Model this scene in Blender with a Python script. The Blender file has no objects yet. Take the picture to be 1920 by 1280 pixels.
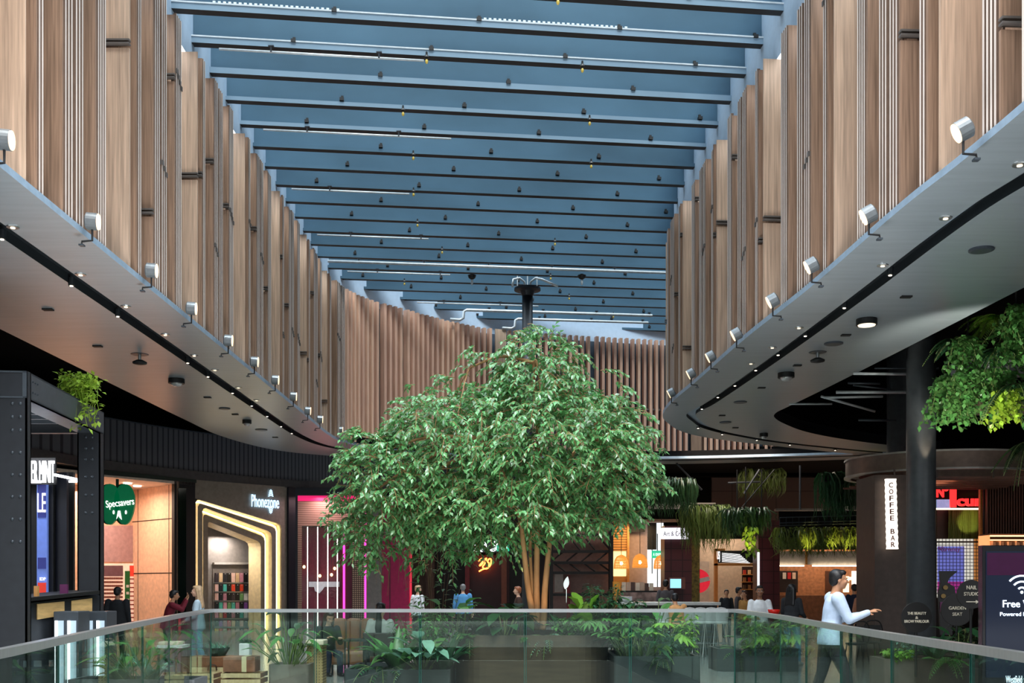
import bpy, math, random
from math import sin, cos, pi, radians as R
from mathutils import Vector, Matrix
random.seed(7)
C = bpy.context.scene.collection
F, HZ, EYE = 2000.0, 1095.0, 1.6
def at(px, py, Y):
    """A point of the place measured from the photograph, at distance Y (metres)."""
    return Vector(((px-960)*Y/F, Y, EYE+(HZ-py)*Y/F))
def zat(py, Y): return EYE+(HZ-py)*Y/F
def xat(px, Y): return (px-960)*Y/F
ORD = ['first','second','third','fourth','fifth','sixth','seventh','eighth','ninth','tenth','eleventh','twelfth','thirteenth','fourteenth','fifteenth','sixteenth']

# ------------------------------------------------------------------ materials
MATS = {}
def s2l(c):
    return tuple(((x/12.92) if x <= .04045 else ((x+.055)/1.055)**2.4) for x in c)
def hexc(r, g, b): return s2l((r/255, g/255, b/255))
def pm(name, col, rough=.5, metal=0., spec=.5, var=.12, scale=8., stretch=(1,1,1), emit=None, es=0., bump=0., island=0., coat=0., trans=0., coords='Object', dark=None):
    if name in MATS: return MATS[name]
    m = bpy.data.materials.new(name); m.use_nodes = True
    nt = m.node_tree; N = nt.nodes; L = nt.links
    b = N['Principled BSDF']
    b.inputs['Roughness'].default_value = rough
    b.inputs['Metallic'].default_value = metal
    b.inputs['Specular IOR Level'].default_value = spec
    if coat: b.inputs['Coat Weight'].default_value = coat; b.inputs['Coat Roughness'].default_value = .15
    tc = N.new('ShaderNodeTexCoord'); mp = N.new('ShaderNodeMapping'); mp.inputs['Scale'].default_value = stretch
    L.new(tc.outputs[coords], mp.inputs['Vector'])
    no = N.new('ShaderNodeTexNoise'); no.inputs['Scale'].default_value = scale; no.inputs['Detail'].default_value = 4
    L.new(mp.outputs[0], no.inputs['Vector'])
    mr = N.new('ShaderNodeMapRange'); mr.inputs['From Min'].default_value=.3; mr.inputs['From Max'].default_value=.7
    mr.inputs['To Min'].default_value = 1-var; mr.inputs['To Max'].default_value = 1+var
    L.new(no.outputs['Fac'], mr.inputs['Value'])
    hs = N.new('ShaderNodeHueSaturation'); hs.inputs['Color'].default_value = (*col, 1)
    if island:
        g = N.new('ShaderNodeNewGeometry'); m2 = N.new('ShaderNodeMapRange')
        m2.inputs['To Min'].default_value = 1-island; m2.inputs['To Max'].default_value = 1+island
        L.new(g.outputs['Random Per Island'], m2.inputs['Value'])
        mu = N.new('ShaderNodeMath'); mu.operation = 'MULTIPLY'
        L.new(mr.outputs[0], mu.inputs[0]); L.new(m2.outputs[0], mu.inputs[1]); L.new(mu.outputs[0], hs.inputs['Value'])
        m3 = N.new('ShaderNodeMapRange'); m3.inputs['To Min'].default_value=.5-.05*island; m3.inputs['To Max'].default_value=.5+.03*island
        L.new(g.outputs['Random Per Island'], m3.inputs['Value']); L.new(m3.outputs[0], hs.inputs['Hue'])
    else: L.new(mr.outputs[0], hs.inputs['Value'])
    L.new(hs.outputs[0], b.inputs['Base Color'])
    if emit is not None:
        b.inputs['Emission Color'].default_value = (*emit, 1); b.inputs['Emission Strength'].default_value = es
    if bump:
        bp = N.new('ShaderNodeBump'); bp.inputs['Strength'].default_value = bump; bp.inputs['Distance'].default_value = .01
        L.new(no.outputs['Fac'], bp.inputs['Height']); L.new(bp.outputs[0], b.inputs['Normal'])
    if trans:
        tr = N.new('ShaderNodeBsdfTranslucent'); L.new(hs.outputs[0], tr.inputs['Color'])
        mx = N.new('ShaderNodeMixShader'); mx.inputs[0].default_value = trans
        L.new(b.outputs[0], mx.inputs[1]); L.new(tr.outputs[0], mx.inputs[2]); L.new(mx.outputs[0], N['Material Output'].inputs['Surface'])
    MATS[name] = m; return m
def glassm(name, tint, refl=.06, rough=0.0):
    if name in MATS: return MATS[name]
    m = bpy.data.materials.new(name); m.use_nodes = True
    nt = m.node_tree; N = nt.nodes; L = nt.links; N.remove(N['Principled BSDF'])
    t = N.new('ShaderNodeBsdfTransparent'); t.inputs[0].default_value = (*tint, 1)
    g = N.new('ShaderNodeBsdfGlossy'); g.inputs['Roughness'].default_value = rough; g.inputs['Color'].default_value=(.9,1,.96,1)
    lw = N.new('ShaderNodeFresnel'); lw.inputs['IOR'].default_value = 1.45
    no = N.new('ShaderNodeTexNoise'); no.inputs['Scale'].default_value=.6
    ma = N.new('ShaderNodeMath'); ma.operation='MULTIPLY_ADD'; ma.inputs[1].default_value=.02; ma.inputs[2].default_value=refl
    L.new(no.outputs['Fac'], ma.inputs[0])
    mx2 = N.new('ShaderNodeMath'); mx2.operation='MAXIMUM'; L.new(lw.outputs[0], mx2.inputs[0]); L.new(ma.outputs[0], mx2.inputs[1])
    mx = N.new('ShaderNodeMixShader'); L.new(mx2.outputs[0], mx.inputs[0]); L.new(t.outputs[0], mx.inputs[1]); L.new(g.outputs[0], mx.inputs[2])
    L.new(mx.outputs[0], N['Material Output'].inputs['Surface'])
    MATS[name] = m; return m
def em(name, col, st, base=None): return pm(name, base or col, .5, emit=col, es=st, var=.03)
def stripes(name, c1, c2, axis, freq, duty=.5, rough=.6, **k):
    """Fine parallel grooves as a procedural pattern."""
    if name in MATS: return MATS[name]
    m = pm(name, c1, rough, **k); nt = m.node_tree; N = nt.nodes; L = nt.links
    tc = N.new('ShaderNodeTexCoord'); sp = N.new('ShaderNodeSeparateXYZ'); L.new(tc.outputs['Object'], sp.inputs[0])
    mu = N.new('ShaderNodeMath'); mu.operation='MULTIPLY'; mu.inputs[1].default_value=freq; L.new(sp.outputs[axis], mu.inputs[0])
    fr = N.new('ShaderNodeMath'); fr.operation='FRACT'; L.new(mu.outputs[0], fr.inputs[0])
    gt = N.new('ShaderNodeMath'); gt.operation='GREATER_THAN'; gt.inputs[1].default_value=duty; L.new(fr.outputs[0], gt.inputs[0])
    mix = N.new('ShaderNodeMix'); mix.data_type='RGBA'; L.new(gt.outputs[0], mix.inputs['Factor'])
    mix.inputs['A'].default_value=(*c1,1); mix.inputs['B'].default_value=(*c2,1)
    L.new(mix.outputs['Result'], N['Principled BSDF'].inputs['Base Color']); return m
def gridm(name, c1, c2, freq, duty, ax=('X','Z'), rough=.6, emitmul=0):
    """Two crossed groove patterns (tiles, pegboard, mesh)."""
    if name in MATS: return MATS[name]
    m = pm(name, c1, rough); nt = m.node_tree; N = nt.nodes; L = nt.links
    tc = N.new('ShaderNodeTexCoord'); sp = N.new('ShaderNodeSeparateXYZ'); L.new(tc.outputs['Object'], sp.inputs[0])
    gs = []
    for a in ax:
        mu = N.new('ShaderNodeMath'); mu.operation='MULTIPLY'; mu.inputs[1].default_value=freq if not isinstance(freq,dict) else freq[a]; L.new(sp.outputs[a], mu.inputs[0])
        fr = N.new('ShaderNodeMath'); fr.operation='FRACT'; L.new(mu.outputs[0], fr.inputs[0])
        gt = N.new('ShaderNodeMath'); gt.operation='GREATER_THAN'; gt.inputs[1].default_value=duty; L.new(fr.outputs[0], gt.inputs[0]); gs.append(gt)
    mm = N.new('ShaderNodeMath'); mm.operation='MAXIMUM' if duty>.6 else 'MULTIPLY'; L.new(gs[0].outputs[0], mm.inputs[0]); L.new(gs[1].outputs[0], mm.inputs[1])
    mix = N.new('ShaderNodeMix'); mix.data_type='RGBA'; L.new(mm.outputs[0], mix.inputs['Factor'])
    mix.inputs['A'].default_value=(*c1,1); mix.inputs['B'].default_value=(*c2,1)
    L.new(mix.outputs['Result'], N['Principled BSDF'].inputs['Base Color'])
    if emitmul:
        L.new(mix.outputs['Result'], N['Principled BSDF'].inputs['Emission Color']); N['Principled BSDF'].inputs['Emission Strength'].default_value=emitmul
    return m

# ------------------------------------------------------------------ mesh builder
def frame_of(d):
    d = Vector(d).normalized(); u = Vector((0,0,1)) if abs(d.z) < .95 else Vector((1,0,0))
    a = d.cross(u).normalized(); return a, a.cross(d).normalized()
class MB:
    def __init__(s): s.v=[]; s.f=[]; s.m=[]
    def add(s, vs, fs, m=0):
        b=len(s.v); s.v.extend([tuple(x) for x in vs]); s.f.extend([tuple(i+b for i in f) for f in fs]); s.m.extend([m]*len(fs)); return s
    def obox(s, c, ax, ay, az, m=0, ms=None):
        """box: centre c and three half-axis vectors"""
        c,ax,ay,az=map(Vector,(c,ax,ay,az))
        vs=[c+ax*i+ay*j+az*k for k in(-1,1) for j in(-1,1) for i in(-1,1)]
        fs=[(0,2,3,1),(4,5,7,6),(0,1,5,4),(2,6,7,3),(0,4,6,2),(1,3,7,5)]
        s.add(vs,fs,m)
        if ms:
            for k,v in ms.items(): s.m[len(s.m)-6+k]=v
        return s
    def box(s, c, d, rz=0, m=0, ms=None):
        a=Vector((cos(rz),sin(rz),0)); b=Vector((-sin(rz),cos(rz),0))
        return s.obox(c, a*d[0]/2, b*d[1]/2, Vector((0,0,d[2]/2)), m, ms)
    def bb(s, lo, hi, m=0):
        return s.box([(a+b)/2 for a,b in zip(lo,hi)], [abs(b-a) for a,b in zip(lo,hi)], 0, m)
    def tube(s, pts, r, n=8, m=0, caps=True, sy=1.0):
        pts=[Vector(p) for p in pts]; k=len(pts)
        rs=r if isinstance(r,(list,tuple)) else [r]*k
        vs=[]; pa=None
        for i,p in enumerate(pts):
            d=(pts[min(i+1,k-1)]-pts[max(i-1,0)])
            if d.length<1e-9: d=Vector((0,0,1))
            if pa is None: a,b=frame_of(d)
            else:
                d.normalize(); a=pa-d*pa.dot(d)
                if a.length<1e-6: a,b=frame_of(d)
                a.normalize(); b=a.cross(d)
            pa=a
            for j in range(n):
                t=2*pi*j/n; vs.append(p+a*cos(t)*rs[i]+b*sin(t)*rs[i]*sy)
        fs=[(i*n+j,i*n+(j+1)%n,(i+1)*n+(j+1)%n,(i+1)*n+j) for i in range(k-1) for j in range(n)]
        if caps: fs+= [tuple(range(n-1,-1,-1)), tuple(range((k-1)*n,k*n))]
        return s.add(vs,fs,m)
    def cap(s, p, q, r0, r1, n=10, m=0):
        """tapered limb with round ends"""
        p,q=Vector(p),Vector(q); d=(q-p); L=d.length
        if L<1e-6: return s.ball(p,(r0,)*3,n,6,m)
        d/=L; pts=[];rs=[]
        for t in (-.97,-.7,-.35): pts.append(p+d*t*r0); rs.append(r0*math.sqrt(1-t*t))
        pts+= [p,q]; rs+=[r0,r1]
        for t in (.35,.7,.97): pts.append(q+d*t*r1); rs.append(r1*math.sqrt(1-t*t))
        return s.tube(pts,rs,n,m)
    def ball(s, c, r, n=12, k=8, m=0):
        c=Vector(c); vs=[c+Vector((0,0,-r[2]))]
        for i in range(1,k):
            a=-pi/2+pi*i/k
            for j in range(n): t=2*pi*j/n; vs.append(c+Vector((cos(t)*cos(a)*r[0],sin(t)*cos(a)*r[1],sin(a)*r[2])))
        vs.append(c+Vector((0,0,r[2]))); top=len(vs)-1
        fs=[(0,1+(j+1)%n,1+j) for j in range(n)]
        for i in range(k-2):
            for j in range(n): a=1+i*n+j; b=1+i*n+(j+1)%n; fs.append((a,b,b+n,a+n))
        fs+=[(top,1+(k-2)*n+j,1+(k-2)*n+(j+1)%n) for j in range(n)]
        return s.add(vs,fs,m)
    def lathe(s, prof, c, n=20, m=0, sx=1, sy=1):
        c=Vector(c); vs=[c+Vector((r*cos(2*pi*j/n)*sx,r*sin(2*pi*j/n)*sy,z)) for r,z in prof for j in range(n)]
        fs=[(i*n+j,i*n+(j+1)%n,(i+1)*n+(j+1)%n,(i+1)*n+j) for i in range(len(prof)-1) for j in range(n)]
        fs+=[tuple(range(n-1,-1,-1)),tuple(range((len(prof)-1)*n,len(prof)*n))]
        return s.add(vs,fs,m)
    def prism(s, poly, d, m=0):
        """polygon of 3-D points pushed along d"""
        poly=[Vector(p) for p in poly]; d=Vector(d); n=len(poly)
        vs=poly+[p+d for p in poly]
        fs=[tuple(range(n)),tuple(range(2*n-1,n-1,-1))]+[(j,j+n,(j+1)%n+n,(j+1)%n) for j in range(n)]
        return s.add(vs,fs,m)
    def strip(s, A, B, m=0, closed=False):
        n=len(A); vs=list(A)+list(B); k=n if closed else n-1
        return s.add(vs,[(i,(i+1)%n,(i+1)%n+n,i+n) for i in range(k)],m)
    def leaf(s, p, d, up, L, W, fold=.25, m=0):
        d=Vector(d).normalized(); a=d.cross(up)
        if a.length<1e-4: a=d.cross(Vector((1,.2,.1)))
        a.normalize(); n=a.cross(d)
        p=Vector(p); mid=p+d*L*.45
        return s.add([p, mid+a*W/2+n*W*fold, mid-a*W/2+n*W*fold, mid, p+d*L-n*L*.08],[(0,3,1),(0,2,3),(1,3,4),(3,2,4)],m)
    def blade(s, pts, ws, up=Vector((0,0,1)), fold=.2, m=0, wave=0):
        """leaf blade along a curve: 3 verts per ring"""
        vs=[]; k=len(pts); pts=[Vector(p) for p in pts]
        for i,p in enumerate(pts):
            d=pts[min(i+1,k-1)]-pts[max(i-1,0)]; a=d.cross(up)
            if a.length<1e-5: a=Vector((1,0,0))
            a.normalize(); n=a.cross(d).normalized(); w=ws[i]/2
            q=wave*w*(1 if i%2 else -1)
            vs+= [p+a*w+n*(w*fold*2+q), p, p-a*w+n*(w*fold*2+q)]
        fs=[]
        for i in range(k-1):
            b=i*3; fs+=[(b,b+1,b+4,b+3),(b+1,b+2,b+5,b+4)]
        return s.add(vs,fs,m)
    def build(s, name, mats, parent=None, smooth=False, bevel=0., label=None, kind=None):
        off=Vector((0,0,0)); q=parent
        while q is not None: off+=q.location; q=q.parent
        me=bpy.data.meshes.new(name); me.from_pydata([tuple(Vector(v)-off) for v in s.v],[],s.f)
        if not isinstance(mats,(list,tuple)): mats=[mats]
        for mm in mats: me.materials.append(mm)
        if len(mats)>1: me.polygons.foreach_set('material_index',s.m)
        if smooth: me.polygons.foreach_set('use_smooth',[True]*len(me.polygons))
        me.update(); o=bpy.data.objects.new(name,me); C.objects.link(o); o.parent=parent
        if bevel:
            b=o.modifiers.new('bevel','BEVEL'); b.width=bevel; b.segments=2; b.limit_method='ANGLE'
        if label: o['label']=label
        if kind: o['kind']=kind
        return o
def tag(o, label, cat, group=None):
    o['label']=label; o['category']=cat
    if group: o['group']=group
    return o
def thing(name, label, cat, loc=(0,0,0), group=None):
    o=bpy.data.objects.new(name,None); C.objects.link(o); o.location=loc; o.empty_display_size=.2
    return tag(o,label,cat,group)
def struct(name, mb, mats, **k):
    o=mb.build(name,mats,**k); o['kind']='structure'; return o
def sempty(name):
    o=bpy.data.objects.new(name,None); C.objects.link(o); o['kind']='structure'; return o
def copy_tree(o, parent=None):
    c=o.copy(); C.objects.link(c); c.parent=parent
    for ch in list(o.children): copy_tree(ch,c)
    return c
def text(body, name, mat, c, h, w=None, parent=None, rz=0., depth=.01, lean=0., align='CENTER', line=1.0, off=0.):
    cu=bpy.data.curves.new(name,'FONT'); cu.body=body; cu.align_x=align; cu.size=1; cu.space_line=line; cu.offset=off; cu.resolution_u=3; cu.extrude=.5
    o=bpy.data.objects.new(name,cu); C.objects.link(o); bpy.context.view_layer.update()
    me=bpy.data.meshes.new_from_object(o.evaluated_get(bpy.context.evaluated_depsgraph_get()))
    bpy.data.objects.remove(o); bpy.data.curves.remove(cu)
    xs=[v.co.x for v in me.vertices]; ys=[v.co.y for v in me.vertices]; mx=(min(xs)+max(xs))/2; my=(min(ys)+max(ys))/2
    sy=h/(max(ys)-min(ys)); sx=w/(max(xs)-min(xs)) if w else sy
    offv=Vector((0,0,0)); q=parent
    while q is not None: offv+=q.location; q=q.parent
    rot=Matrix.Rotation(rz,3,'Z')@Matrix.Rotation(lean,3,'Y')@Matrix.Rotation(pi/2,3,'X'); base=Vector(c)-offv
    for v in me.vertices: v.co=base+rot@Vector(((v.co.x-mx)*sx,(v.co.y-my)*sy,v.co.z*depth))
    me.materials.clear(); me.materials.append(mat); me.name=name
    o=bpy.data.objects.new(name,me); C.objects.link(o); o.parent=parent
    return o
def catmull(P, sub=8):
    P=[Vector((*p,0)) if len(p)==2 else Vector(p) for p in P]; out=[]
    for i in range(len(P)-1):
        p0=P[max(i-1,0)];p1=P[i];p2=P[i+1];p3=P[min(i+2,len(P)-1)]
        for k in range(sub):
            t=k/sub; out.append(.5*((2*p1)+(p2-p0)*t+(2*p0-5*p1+4*p2-p3)*t*t+(3*p1-p0-3*p2+p3)*t**3))
    out.append(P[-1]); return out
class Path:
    def __init__(s, pts):
        s.p=[Vector((q[0],q[1],0)) for q in pts]; s.l=[0]
        for a,b in zip(s.p,s.p[1:]): s.l.append(s.l[-1]+(b-a).length)
        s.len=s.l[-1]
    def __call__(s, t):
        t=min(max(t,0),s.len-1e-6); i=0
        lo,hi=0,len(s.l)-1
        while hi-lo>1:
            mi=(lo+hi)//2
            if s.l[mi]<=t: lo=mi
            else: hi=mi
        d=(s.p[lo+1]-s.p[lo]); k=(t-s.l[lo])/max(d.length,1e-9)
        return s.p[lo]+d*k, d.normalized()
def lift(P, z): return [Vector((p.x,p.y,z)) for p in P]

def lamp(name, kind, loc, energy, col=(1,.8,.6), size=.5, rot=(0,0,0), sizey=None, spot=None, blend=.5):
    l=bpy.data.lights.new(name,kind); l.energy=energy; l.color=col
    if kind=='AREA':
        l.size=size
        if sizey: l.shape='RECTANGLE'; l.size_y=sizey
    elif kind in('POINT','SPOT'): l.shadow_soft_size=size
    if spot: l.spot_size=spot; l.spot_blend=blend
    o=bpy.data.objects.new(name,l); C.objects.link(o); o.location=loc; o.rotation_euler=rot; return o
def aim(o, tgt):
    d=Vector(tgt)-o.location; o.rotation_euler=d.to_track_quat('-Z','Y').to_euler(); return o

# palette
M_soffit=pm('soffit_panel',hexc(150,160,166),.34,.25,.5,.07,3,(.3,3,1))
M_rim=pm('rim_edge',hexc(150,172,192),.4,.2)
M_slot=pm('soffit_slot',hexc(22,28,32),.5)
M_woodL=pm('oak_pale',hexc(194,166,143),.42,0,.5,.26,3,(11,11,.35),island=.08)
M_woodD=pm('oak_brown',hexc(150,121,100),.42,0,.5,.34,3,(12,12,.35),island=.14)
M_strip=pm('batten_lit_edge',hexc(226,212,202),.4,0,.5,.08,3,(8,8,.5),island=.08)
M_notch=pm('bracket_grey',hexc(104,98,94),.5,.3)
M_stripshade=pm('batten_gap_shade',hexc(116,94,80),.6)
M_fin=pm('batten_brown',hexc(224,180,154),.5,0,.5,.12,3,(8,8,.5),island=.12)
M_gap=pm('dark_backing',hexc(48,46,48),.7)
M_backslate=pm('slate_backing',hexc(62,78,94),.6)
M_pale=pm('pale_blue_plaster',hexc(178,200,222),.7,var=.04)
M_beam=pm('blue_grey_steel',hexc(82,112,132),.34,.3,.5,.22,.6,(.5,1,1))
M_flange=pm('lit_band_flange',hexc(130,154,172),.35,.2,.5,.08,.8)
M_wire=pm('white_conduit',hexc(205,212,216),.4,.2)
M_black=pm('black_paint',hexc(16,16,18),.55)
M_void=pm('matt_black_ceiling',hexc(8,8,9),.9,spec=.1)
M_dark=pm('charcoal_steel',hexc(44,48,54),.42,.3)
M_steel=pm('grey_blue_steel',hexc(72,80,88),.4,.4)
M_metal=pm('brushed_metal',hexc(176,180,182),.28,.85,.5,.06,6,(1,8,1))
M_white=pm('white_plastic',hexc(225,225,225),.4)
M_floor=None
G_green=glassm('balustrade_glass',(.80,.90,.865),.05)
G_edge=pm('glass_edge_green',hexc(18,60,52),.2)
G_clear=glassm('clear_glass',(.93,.95,.95),.03)
M_soil=pm('soil',hexc(40,30,22),.9)
# ------------------------------------------------------------------ floor with the atrium void
M_floor=gridm('stone_floor_tiles',hexc(150,150,146),hexc(120,120,118),.8333,.985,('X','Y'),.18)
VOID=[(-2.6,3.2),(-2.78,5.8),(-3.0,7.0),(-3.2,8.14),(-3.5,9.86),(-3.9,12.3),(-4.15,14.0),(-4.3,15.2),(3.18,15.2),(3.14,14.0),(3.07,12.0),(2.9,10.1),(2.77,8.14),(2.7,6.86),(2.66,5.8),(2.5,3.2)]
Lh=[v for v in VOID if v[0]<0]; Rh=[v for v in VOID if v[0]>0]
mb=MB()
mb.prism([Vector((x,y,0)) for x,y in [(-22,-16),(0,-16),(0,3.2)]+Lh+[(0,15.2),(0,52),(-22,52)]],(0,0,-.35))
mb.prism([Vector((x,y,0)) for x,y in [(0,-16),(20,-16),(20,52),(0,52),(0,15.2)]+Rh+[(0,3.2)]],(0,0,-.35))
struct('floor',mb,M_floor)
mb=MB(); mb.bb((-6,0,-4.3),(6,18,-4.2)); struct('floor_below',mb,pm('lower_floor',hexc(60,60,58),.5))

# glass balustrade round the void
bal=thing('glass_balustrade','frameless green-tinted glass balustrade with a flat metal handrail round the floor opening','balustrade',(0,15.2,0))
ring=VOID+[VOID[0]]; path=Path(ring)
def in_c(p,k):  # toward the opening
    return p
panels=[]
corners=[0]; s=0
L0=path.l[7]; L1=path.l[8]
segs=[(0.6,L0,1.55),(L0,L1,1.506),(L1,path.len-5.1,1.55)]
for a,b,w in segs:
    n=max(1,round((b-a)/w))
    for i in range(n):
        t0=a+(b-a)*i/n+.008; t1=a+(b-a)*(i+1)/n-.008
        P=[path(t0+(t1-t0)*k/3)[0] for k in range(4)]
        mb=MB()
        for q in range(3):
            p0,p1=P[q],P[q+1]; d=(p1-p0).normalized(); nn=Vector((-d.y,d.x,0))*.0075
            for zz0,zz1 in ((-.30,1.20),):
                mb.strip([p0+nn+Vector((0,0,zz0)),p1+nn+Vector((0,0,zz0))],[p0+nn+Vector((0,0,zz1)),p1+nn+Vector((0,0,zz1))],0)
                mb.strip([p0-nn+Vector((0,0,zz0)),p1-nn+Vector((0,0,zz0))],[p0-nn+Vector((0,0,zz1)),p1-nn+Vector((0,0,zz1))],0)
        for p,q in ((P[0],P[1]),(P[3],P[2])):
            d=(q-p).normalized(); nn=Vector((-d.y,d.x,0))*.0085
            mb.strip([p+nn+Vector((0,0,-.3)),p-nn+Vector((0,0,-.3))],[p+nn+Vector((0,0,1.2)),p-nn+Vector((0,0,1.2))],1)
            mb.box(p+d*.004+Vector((0,0,.45)),(.008,.017,1.5),math.atan2(d.y,d.x),1)
        mb.build('glass_panel',[G_green,G_edge],bal)
mb=MB()
hp=[path(path.len*i/160)[0] for i in range(160)]
A=[];B=[]
for i,p in enumerate(hp):
    d=(hp[(i+1)%160]-hp[i-1]).normalized(); n=Vector((-d.y,d.x,0))*.032; A.append(p+n); B.append(p-n)
mb.strip(lift(A,1.25),lift(B,1.25),0,True); mb.strip(lift(B,1.25),lift(B,1.20),0,True); mb.strip(lift(B,1.20),lift(A,1.20),0,True); mb.strip(lift(A,1.20),lift(A,1.25),0,True)
mb.build('handrail',M_metal,bal)
mb=MB()
A=[];B=[]
for i,p in enumerate(hp):
    d=(hp[(i+1)%160]-hp[i-1]).normalized(); n=Vector((-d.y,d.x,0))*.03; A.append(p+n); B.append(p-n)
mb.strip(lift(A,-.02),lift(B,-.02),0,True); mb.strip(lift(B,-.02),lift(B,-.33),0,True); mb.strip(lift(A,-.33),lift(A,-.02),0,True)
mb.build('base_shoe',M_dark,bal)

mb=MB(); mb.bb((-9,-14,6.0),(8.5,-.05,6.3)); struct('unseen_shade_slab',mb,M_soffit)  # unseen slab added behind the camera to shade the floor there
# ------------------------------------------------------------------ soffits
def soffit(name, rim, s0, sw, inner, sub=8, top_in=.5):
    Rm=catmull(rim,sub); S0=catmull(s0,sub); I=catmull(inner,sub)
    S1=[]
    for i,p in enumerate(S0):
        d=(I[i]-p); S1.append(p+d.normalized()*sw)
    root=sempty(name)
    mb=MB(); mb.strip(lift(Rm,6.0),lift(S0,6.0)); mb.strip(lift(S1,6.0),lift(I,6.0))
    mb.build('soffit_panel',M_soffit,root,kind='structure')
    mb=MB(); mb.strip(lift(Rm,6.0),lift(Rm,6.085)); T=[a+(b-a).normalized()*.9 for a,b in zip(Rm,S0)]; mb.strip(lift(Rm,6.085),lift(T,6.085))
    mb.build('rim_edge',M_rim,root,kind='structure')
    mb=MB(); mb.strip(lift(S0,6.0),lift(S0,6.14)); mb.strip(lift(S0,6.14),lift(S1,6.14)); mb.strip(lift(S1,6.14),lift(S1,6.0))
    mb.build('light_slot',M_slot,root,kind='structure')
    mb=MB(); mb.strip(lift(I,6.0),lift(I,6.3)); mb.strip(lift(I,6.3),lift(T,6.3)); mb.build('inner_edge',M_dark,root,kind='structure')
    return Rm,S0,S1,I
LR=[(-5.4,0),(-5.4,10),(-5.4,20),(-5.4,28),(-5.42,31.3),(-5.18,33.2),(-4.2,35),(-2.6,36.3),(0,37.1),(5.2,37.4),(8.7,36.8),(11.4,36.1),(15,35)]
LS=[(-6.22,0),(-6.22,10),(-6.22,20),(-6.22,28.3),(-6.15,31.8),(-5.75,34),(-4.7,35.6),(-2.8,36.8),(0,37.5),(5.2,37.8),(8.7,37.2),(11.5,36.5),(15,35.4)]
LI=[(-8.85,0),(-8.85,10),(-8.82,20),(-8.75,28.3),(-8.62,31.8),(-7.8,34.9),(-6.2,36.6),(-3.8,38.2),(0,38.9),(5.2,39.1),(8.7,38.5),(11.6,37.7),(15,36.5)]
RR=[(5.1,0),(4.76,9.7),(4.56,12.55),(4.42,15.9),(4.18,19.1),(4.0,23.2),(3.87,25.8),(3.93,27.8),(4.25,29.1),(4.88,30.7),(5.94,32.1),(8.0,33.7),(11.3,35.9),(14,37.2)]
RS=[(6.1,0),(5.6,9.9),(5.32,12.7),(5.2,16.3),(5.05,20),(4.85,23.7),(4.70,26),(4.52,27.6),(4.9,28.9),(5.4,30.1),(6.4,31.4),(8.3,33.2),(11.5,35.3),(14.2,36.6)]
RI=[(8.4,0),(7.95,10.3),(7.75,13.5),(7.55,16.5),(7.33,20),(7.05,24),(6.85,26.4),(6.78,27.4),(6.95,28.2),(7.5,29.3),(8.5,30.8),(10.0,32.3),(12.2,33.9),(15,35.5)]
LRm,LS0,LS1,LIn=soffit('soffit_left',LR,LS,.26,LI)
RRm,RS0,RS1,RIn=soffit('soffit_right',RR,RS,.24,RI)
# far ledge behind the far rim
mb=MB(); mb.prism([Vector((x,y,6.09)) for x,y in [(-5.4,33),(-4.2,35),(-2.6,36.4),(0,37.3),(5.2,37.6),(8.7,37),(13,36),(14,43),(-6,43)]],(0,0,.2)); struct('ledge_far',mb,M_void)

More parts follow.
